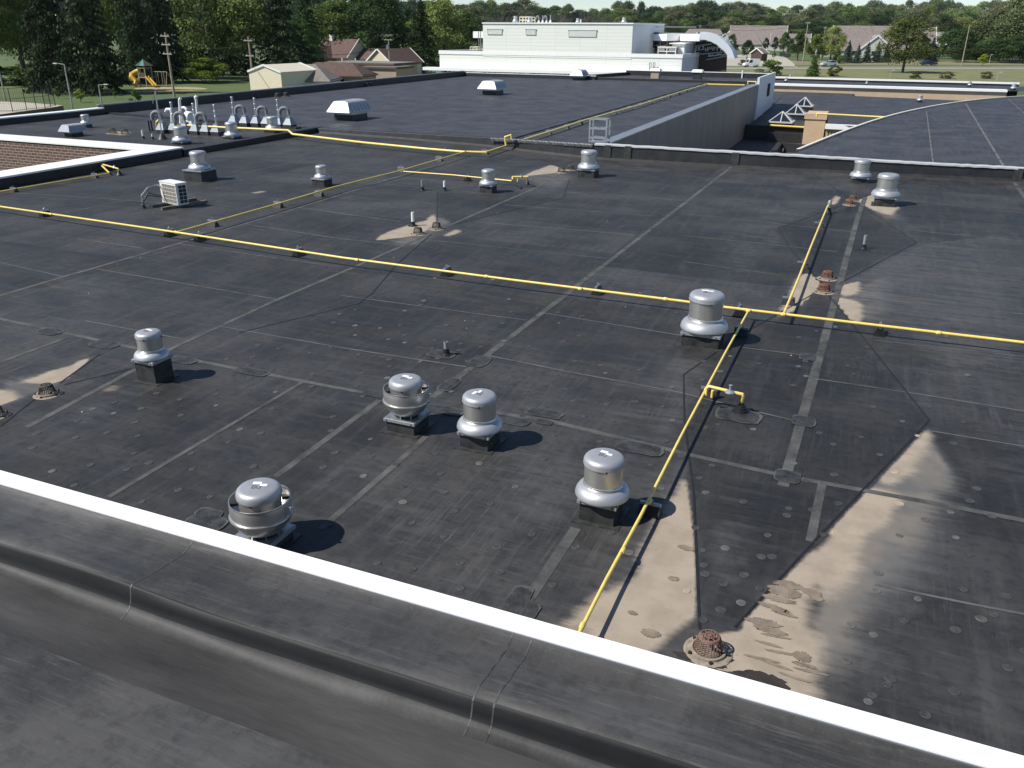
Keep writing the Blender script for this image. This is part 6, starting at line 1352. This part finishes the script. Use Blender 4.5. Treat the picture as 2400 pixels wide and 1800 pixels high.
def tree(px, py, top, wpx, kind, col, label, group=None, name=None, base=.12, var=None, cat='tree', trunk=True, z=G, clump=False):
    c = U(px, py, z); h = HT(c, top)-z; dp = depth(c+Vector((0, 0, h*.5))); w_ = wpx*dp/F
    rs = random.Random(int(px*7+py*13)); var = rs.randrange(3) if var is None else var
    nm = name or {'dec': 'broadleaf_tree', 'big': 'broadleaf_tree', 'con': 'spruce_tree', 'bigcon': 'spruce_tree', 'bush': 'bush', 'small': 'young_tree'}[kind]
    root = empty(nm, c, label, cat, group, rs.uniform(0, 6.28))
    o = bpy.data.objects.new('crown', crown(kind, var, col)); COL.objects.link(o); o.parent = root; o.location = (0, 0, h*base); o.scale = (w_, w_, h*(1-base)*1.02)
    if trunk:
        if 't' not in TRUNK:
            mb = MB(); mb.tube([(0, 0, 0), (.01, 0, .3), (0, .015, .62), (.0, 0, .85)], [.030, .022, .014, .005], BARK, 8)
            for a in range(7): z_ = .25+.07*a; mb.tube([(0, 0, z_), (.13*math.cos(a*2.4), .13*math.sin(a*2.4), z_+.13)], [.009, .003], BARK, 5)
            q = mb.build('trunk'); TRUNK['t'] = q.data; bpy.data.objects.remove(q)
        o = bpy.data.objects.new('trunk', TRUNK['t']); COL.objects.link(o); o.parent = root; o.scale = (h, h, h)
    return root
# left: tall spruces and broadleaf trees behind the lawn
T = tree
T(-5, 196, -150, 200, 'big', 'mid', 'big broadleaf tree at the left edge, behind the dark hedge', base=.18)
T(60, 190, -60, 150, 'big', 'light', 'paler broadleaf tree between the left edge and the dark spruces', base=.2)
T(92, 176, -90, 130, 'big', 'dark', 'shaded broadleaf tree behind the pale one at far left')
T(140, 214, -170, 170, 'bigcon', 'spruce', 'huge dark spruce, left one of the closest pair', base=.03)
T(222, 220, -150, 190, 'bigcon', 'spruce', 'huge dark spruce, right one of the closest pair, standing by the lamp posts', base=.03)
T(300, 176, -120, 110, 'big', 'mid', 'green broadleaf tree peeking between the two spruce groups', base=.2)
T(336, 196, -140, 130, 'bigcon', 'spruce', 'dark spruce above the green playset roof', base=.04)
T(392, 192, -160, 125, 'bigcon', 'spruce', 'dark spruce behind the tall three armed pole', base=.04)
T(445, 183, -90, 130, 'bigcon', 'spruce', 'dark spruce behind the round little tree', base=.04)
T(500, 186, -75, 180, 'big', 'light', 'tall pale leaved tree, left one of the two lit crowns', base=.16)
T(592, 188, -60, 170, 'big', 'light', 'tall pale leaved tree above the cream shed', base=.2)
T(548, 176, -50, 150, 'bigcon', 'spruce', 'dark conifer filling the gap behind the two pale crowns', base=.03)
T(672, 190, -95, 150, 'bigcon', 'spruce', 'black looking conifer right of the shed, hanging over the brown house', base=.03)
T(727, 182, -30, 120, 'bigcon', 'dark', 'dark drooping conifer just left of the brown roofed houses', base=.03)
T(790, 158, 8, 170, 'big', 'mid', 'broad green tree right behind the brown house chimney', base=.1)
T(745, 152, -35, 160, 'big', 'dark', 'tall dark tree behind the houses, left')
T(895, 160, -12, 165, 'big', 'dark', 'tall rounded dark tree behind the transformer pole', base=.08)
T(850, 150, -20, 120, 'big', 'mid', 'green tree between the two dark crowns behind the houses')
T(992, 172, 2, 120, 'bigcon', 'dark', 'dark conifer shaped tree left of the white building', base=.10, name='spruce_tree')
T(1040, 158, 4, 125, 'big', 'light', 'bright green tree partly behind the white building corner', base=.2)
T(1078, 146, 30, 110, 'big', 'mid', 'green tree just behind the white overhang box', base=.1)
T(1010, 150, 6, 110, 'big', 'mid', 'green tree right behind the dark conifer shaped one')
T(960, 146, 28, 60, 'dec', 'dark', 'low dark tree in the gap left of the conifer shaped one')
T(483, 195, 137, 108, 'big', 'lime', 'small round light green tree alone on the lawn', base=.10)
for i, (px, py, tp, w_, c_) in enumerate(((20, 200, 165, 90, 'dark'), (60, 202, 163, 90, 'mid'), (100, 206, 160, 80, 'dark'), (-20, 196, 150, 90, 'dark'), (55, 176, 150, 90, 'mid'))): T(px, py, tp, w_, 'bush', c_, ('dark hedge bush second in the row at the far left', 'green hedge bush in the middle of the far left row', 'dark hedge bush at the right end of the far left row', 'dark hedge bush cut by the left photo edge', 'green hedge bush behind the far left row')[i], 'hedge bushes at far left', base=0, trunk=False, cat='bush')
T(320, 243, 211, 29, 'bush', 'mid', 'dense upright bush left of the thin mast beyond the roof edge', base=0, trunk=False, cat='bush')
for px, py, tp, w_, c_, lab in ((190, 240, 209, 24, 'lime', 'wispy yellow green sapling by the tall lamp post'), (270, 232, 208, 14, 'mid', 'thin sapling right of the short lamp post'), (212, 224, 212, 14, 'mid', 'small sapling between the two lamp posts'), (137, 232, 205, 20, 'mid', 'sapling at the end of the black fence')): T(px, py, tp, w_, 'small', c_, lab, 'saplings on the left lawn', base=.2, cat='sapling')
# behind: backdrop rows (far wood), left to right
rng = random.Random(77)
lab_far = {'mid': 'green tree in the dense wood on the horizon', 'dark': 'dark green tree in the dense wood on the horizon', 'olive': 'olive grey tree in the dense wood on the horizon', 'light': 'paler green tree in the dense wood on the horizon'}
def topline(x):
    pts = [(-200, -60), (700, -40), (880, 2), (1000, 10), (1040, 8), (1090, 8), (1180, 6), (1300, 14), (1420, 18), (1460, 8), (1500, 12), (1560, 14), (1650, 12), (1750, 14), (1830, 20), (1900, 16), (1980, 14), (2060, 10), (2150, 4), (2230, 10), (2300, 14), (2330, 0), (2420, -12), (2600, -20)]
    for (a, ya), (b, yb) in zip(pts[:-1], pts[1:]):
        if a <= x <= b: return ya+(yb-ya)*(x-a)/(b-a)
    return 0
for row, (pyb, drop, st, wd) in enumerate(((86, 0, 27, 52), (97, 14, 31, 62), (108, 34, 36, 64))):
    x = 900 if row else 840
    while x < 2460:
        if not (row and (x < 1060 or 1140 < x < 1430)):
            c_ = rng.choice(['mid', 'dark', 'dark', 'olive', 'light'] if row == 0 else ['mid', 'olive', 'dark', 'olive', 'mid'])
            if x > 2150: c_ = rng.choice(['mid', 'dark', 'olive', 'light'])
            if 1100 < x < 1440 and row > 0: c_ = 'olive'
            tp = topline(x)+drop+rng.uniform(-9, 10)
            wh = 'behind the brown roofed houses and pale tree' if x < 1050 else 'over the left part of the white building' if x < 1300 else 'over the right part of the white building' if x < 1500 else 'above the curved arch' if x < 1700 else 'above the wide mauve condo' if x < 1900 else 'above the long condo' if x < 2100 else 'above the round maple and grey condo' if x < 2260 else 'over the right hand thicket'
            T(x, pyb, tp, wd*rng.uniform(.8, 1.7), 'big', c_, ('topmost ', 'mid level ', 'low ')[row]+{'mid': 'green', 'dark': 'dark green', 'olive': 'olive grey', 'light': 'paler green'}[c_]+' far wood tree '+wh, 'trees of the far wood', base=.04, trunk=False)
        x += st*rng.uniform(.7, 1.2)
# far ridge as one mass
rs = np.random.RandomState(9); V_ = []
for k in range(420):
    x = rs.uniform(-400, 2800); c = U(x, 80, G); tp = max(-60, topline(min(2500, max(-150, x)))+rs.uniform(4, 26)); c = np.array(c); h_ = HT(c, tp)-G; w_ = 60*depth(Vector(c))/F
    q = decid(900+k % 5, 800, 10, .10, 0, .0) if k < 5 else None
    if k < 5: CROWN[('r', k)] = q
    q = CROWN[('r', k % 5)]; V_.append(q*np.array([w_, w_, h_])+np.array([c[0], c[1]+rs.uniform(-10, 40), G]))
me = qmesh('woodland', np.concatenate(V_), LM['dark']); o = bpy.data.objects.new('woodland', me); COL.objects.link(o); tag(o, 'unbroken dark woodland closing the horizon', 'woodland', kind='stuff')
# leafless trees behind the white building
B0 = None
for i in range(4): ob = bare(i).build('branches', smooth=False); CROWN[('b', i)] = ob.data; bpy.data.objects.remove(ob)
for k, x in enumerate((1150, 1172, 1190, 1208, 1226, 1245, 1262, 1280, 1297, 1316, 1334, 1350, 1368, 1386, 1404, 1420, 1160, 1236, 1305, 1375, 1885, 1650, 1560)):
    c = U(x, 116 if x < 1500 else 104, G); h_ = HT(c, rng.uniform(3, 16) if x < 1500 else 26)-G
    root = empty('bare_tree', c, 'leafless grey branched tree in the wood behind the white building' if x < 1500 else 'leafless grey tree within the green wood behind the mauve roofs', 'tree', 'leafless trees', rng.uniform(0, 6)); o = bpy.data.objects.new('branches', CROWN[('b', k % 4)]); COL.objects.link(o); o.parent = root; o.scale = (h_*.85, h_*.85, h_*.95)
# right: wood mass behind road
for px, py, tp, w_, c_, lab in ((2240, 138, 70, 120, 'dark', 'dark tree at the left end of the right hand thicket'), (2290, 140, 62, 130, 'dark', 'green tree behind the plain roadside pole'), (2345, 142, 20, 150, 'olive', 'tall olive tree in the right hand thicket'), (2395, 146, -15, 170, 'olive', 'tallest tree of the right hand thicket, cut by the photo edge'),
        (2320, 146, 92, 100, 'dark', 'low dark tree fronting the right hand thicket'), (2380, 148, 84, 120, 'dark', 'low dark tree in the corner of the right hand thicket'), (2260, 146, 104, 90, 'dark', 'bushy dark tree by the thin post'), (2440, 148, 60, 130, 'dark', 'dark tree just outside the thicket corner')):
    T(px, py, tp, w_, 'big', c_, lab, 'trees of the right hand thicket', base=.02, trunk=False)
T(2115, 170, 47, 135, 'big', 'maple', 'large round maple with yellowing leaves on the verge', base=.13, var=1, name='maple_tree')
T(1945, 148, 66, 66, 'big', 'light', 'leafy street tree right behind the silver car', base=.14)
T(1868, 143, 80, 40, 'dec', 'dark', 'dark rounded tree by the weathered pole', base=.16)
T(1905, 148, 84, 40, 'dec', 'mid', 'green tree between the two leaning poles', base=.1)
for i, (px, py, tp, w_) in enumerate(((1985, 146, 96, 32), (2008, 147, 104, 26), (2030, 147, 100, 28), (2054, 147, 98, 34), (2075, 146, 104, 28), (2180, 145, 90, 40), (1960, 147, 102, 26))): T(px, py, tp, w_, 'con', 'blue', ('first', 'third', 'fourth', 'fifth', 'sixth', 'eighth', 'second')[i]+' small spruce counted along the row in front of the long condo' if i != 5 else 'small spruce right of the round maple', 'small spruces along the road', base=.02)
for px, py, tp, w_, k_, c_, lab in ((1803, 177, 141, 62, 'bush', 'mid', 'rounded bushy tree behind the far roof, nearest the mail van'), (1904, 179, 133, 44, 'con', 'mid', 'pointed green young tree behind the far coping'), (1956, 179, 154, 36, 'bush', 'autumn', 'orange tinged bush behind the far coping')): T(px, py, tp, w_, k_, c_, lab, None, base=.02, cat='bush')
for px, py, tp, w_, c_, lab in ((1712, 135, 82, 32, 'dark', 'dark tree in front of the left mauve gable'), (1750, 140, 96, 34, 'dark', 'dark tree beside the little kiosk'), (1793, 124, 90, 16, 'dark', 'small dark tree in front of the wide condo'), (1815, 124, 88, 18, 'dark', 'conical dark tree in front of the condo garage'), (1813, 138, 124, 12, 'mid', 'little street tree in the middle of the side street'), (1968, 150, 130, 18, 'lime', 'bright lime sapling by the silver car'), (2302, 155, 128, 24, 'lime', 'bright green sapling at the right roadside'), (1810, 78, 60, 0, 'dark', '')):
    if w_: T(px, py, tp, w_, 'dec' if w_ > 15 else 'small', c_, lab, None, base=.2)
for px, w_ in ((2215, 40), (2310, 34), (2145, 30)): T(px, 184, 168, w_, 'bush', 'olive', 'sparse low shrub behind the far coping, '+{2215: 'in the middle', 2310: 'farthest right', 2260: 'third from right', 2145: 'nearest the maple'}[px], 'sparse roadside shrubs', base=0, trunk=False, cat='bush')
for px, py, tp, w_, c_, lab in ((1668, 122, 84, 26, 'mid', 'green tree just right of the arch top'), (1700, 128, 96, 24, 'dark', 'low dark tree left of the kiosk roof'), (1836, 122, 78, 30, 'mid', 'green tree over the dumpsters'), (1852, 132, 92, 24, 'dark', 'dark tree just left of the weathered pole base'), (1925, 140, 74, 44, 'dark', 'dark tree behind the pale street tree'),
        (1975, 120, 66, 30, 'olive', 'olive tree rising behind the first small spruces'), (2045, 118, 64, 34, 'mid', 'green tree rising behind the long condo roof'), (2160, 140, 88, 40, 'dark', 'dark tree directly right of the round maple'), (2200, 138, 92, 36, 'mid', 'green tree at the left foot of the thicket'), (1880, 128, 86, 30, 'mid', 'green tree behind the dark rounded one')): T(px, py, tp, w_, 'dec', c_, lab, None, base=.1)
T(1740, 154, 140, 22, 'bush', 'autumn', 'yellow flowering shrubs left of the mail van', base=0, trunk=False, cat='bush')

# ------------------------------------------------------------------ HAZE: closed box of even thin air
hm = bpy.data.materials.new('thin haze'); hm.use_nodes = True; t = hm.node_tree; t.nodes.remove(t.nodes['Principled BSDF'])
pv = N(t, 'ShaderNodeVolumePrincipled'); pv.inputs['Color'].default_value = (.86, .91, 1.0, 1); pv.inputs['Density'].default_value = .00003; t.links.new(pv.outputs[0], t.nodes['Material Output'].inputs['Volume'])
mb = MB(); mb.box((0, 1490, 38), (3400, 3080, 90), GRASS); o = mb.build('haze', smooth=False, kind='stuff'); o.data.materials.clear(); o.data.materials.append(hm)
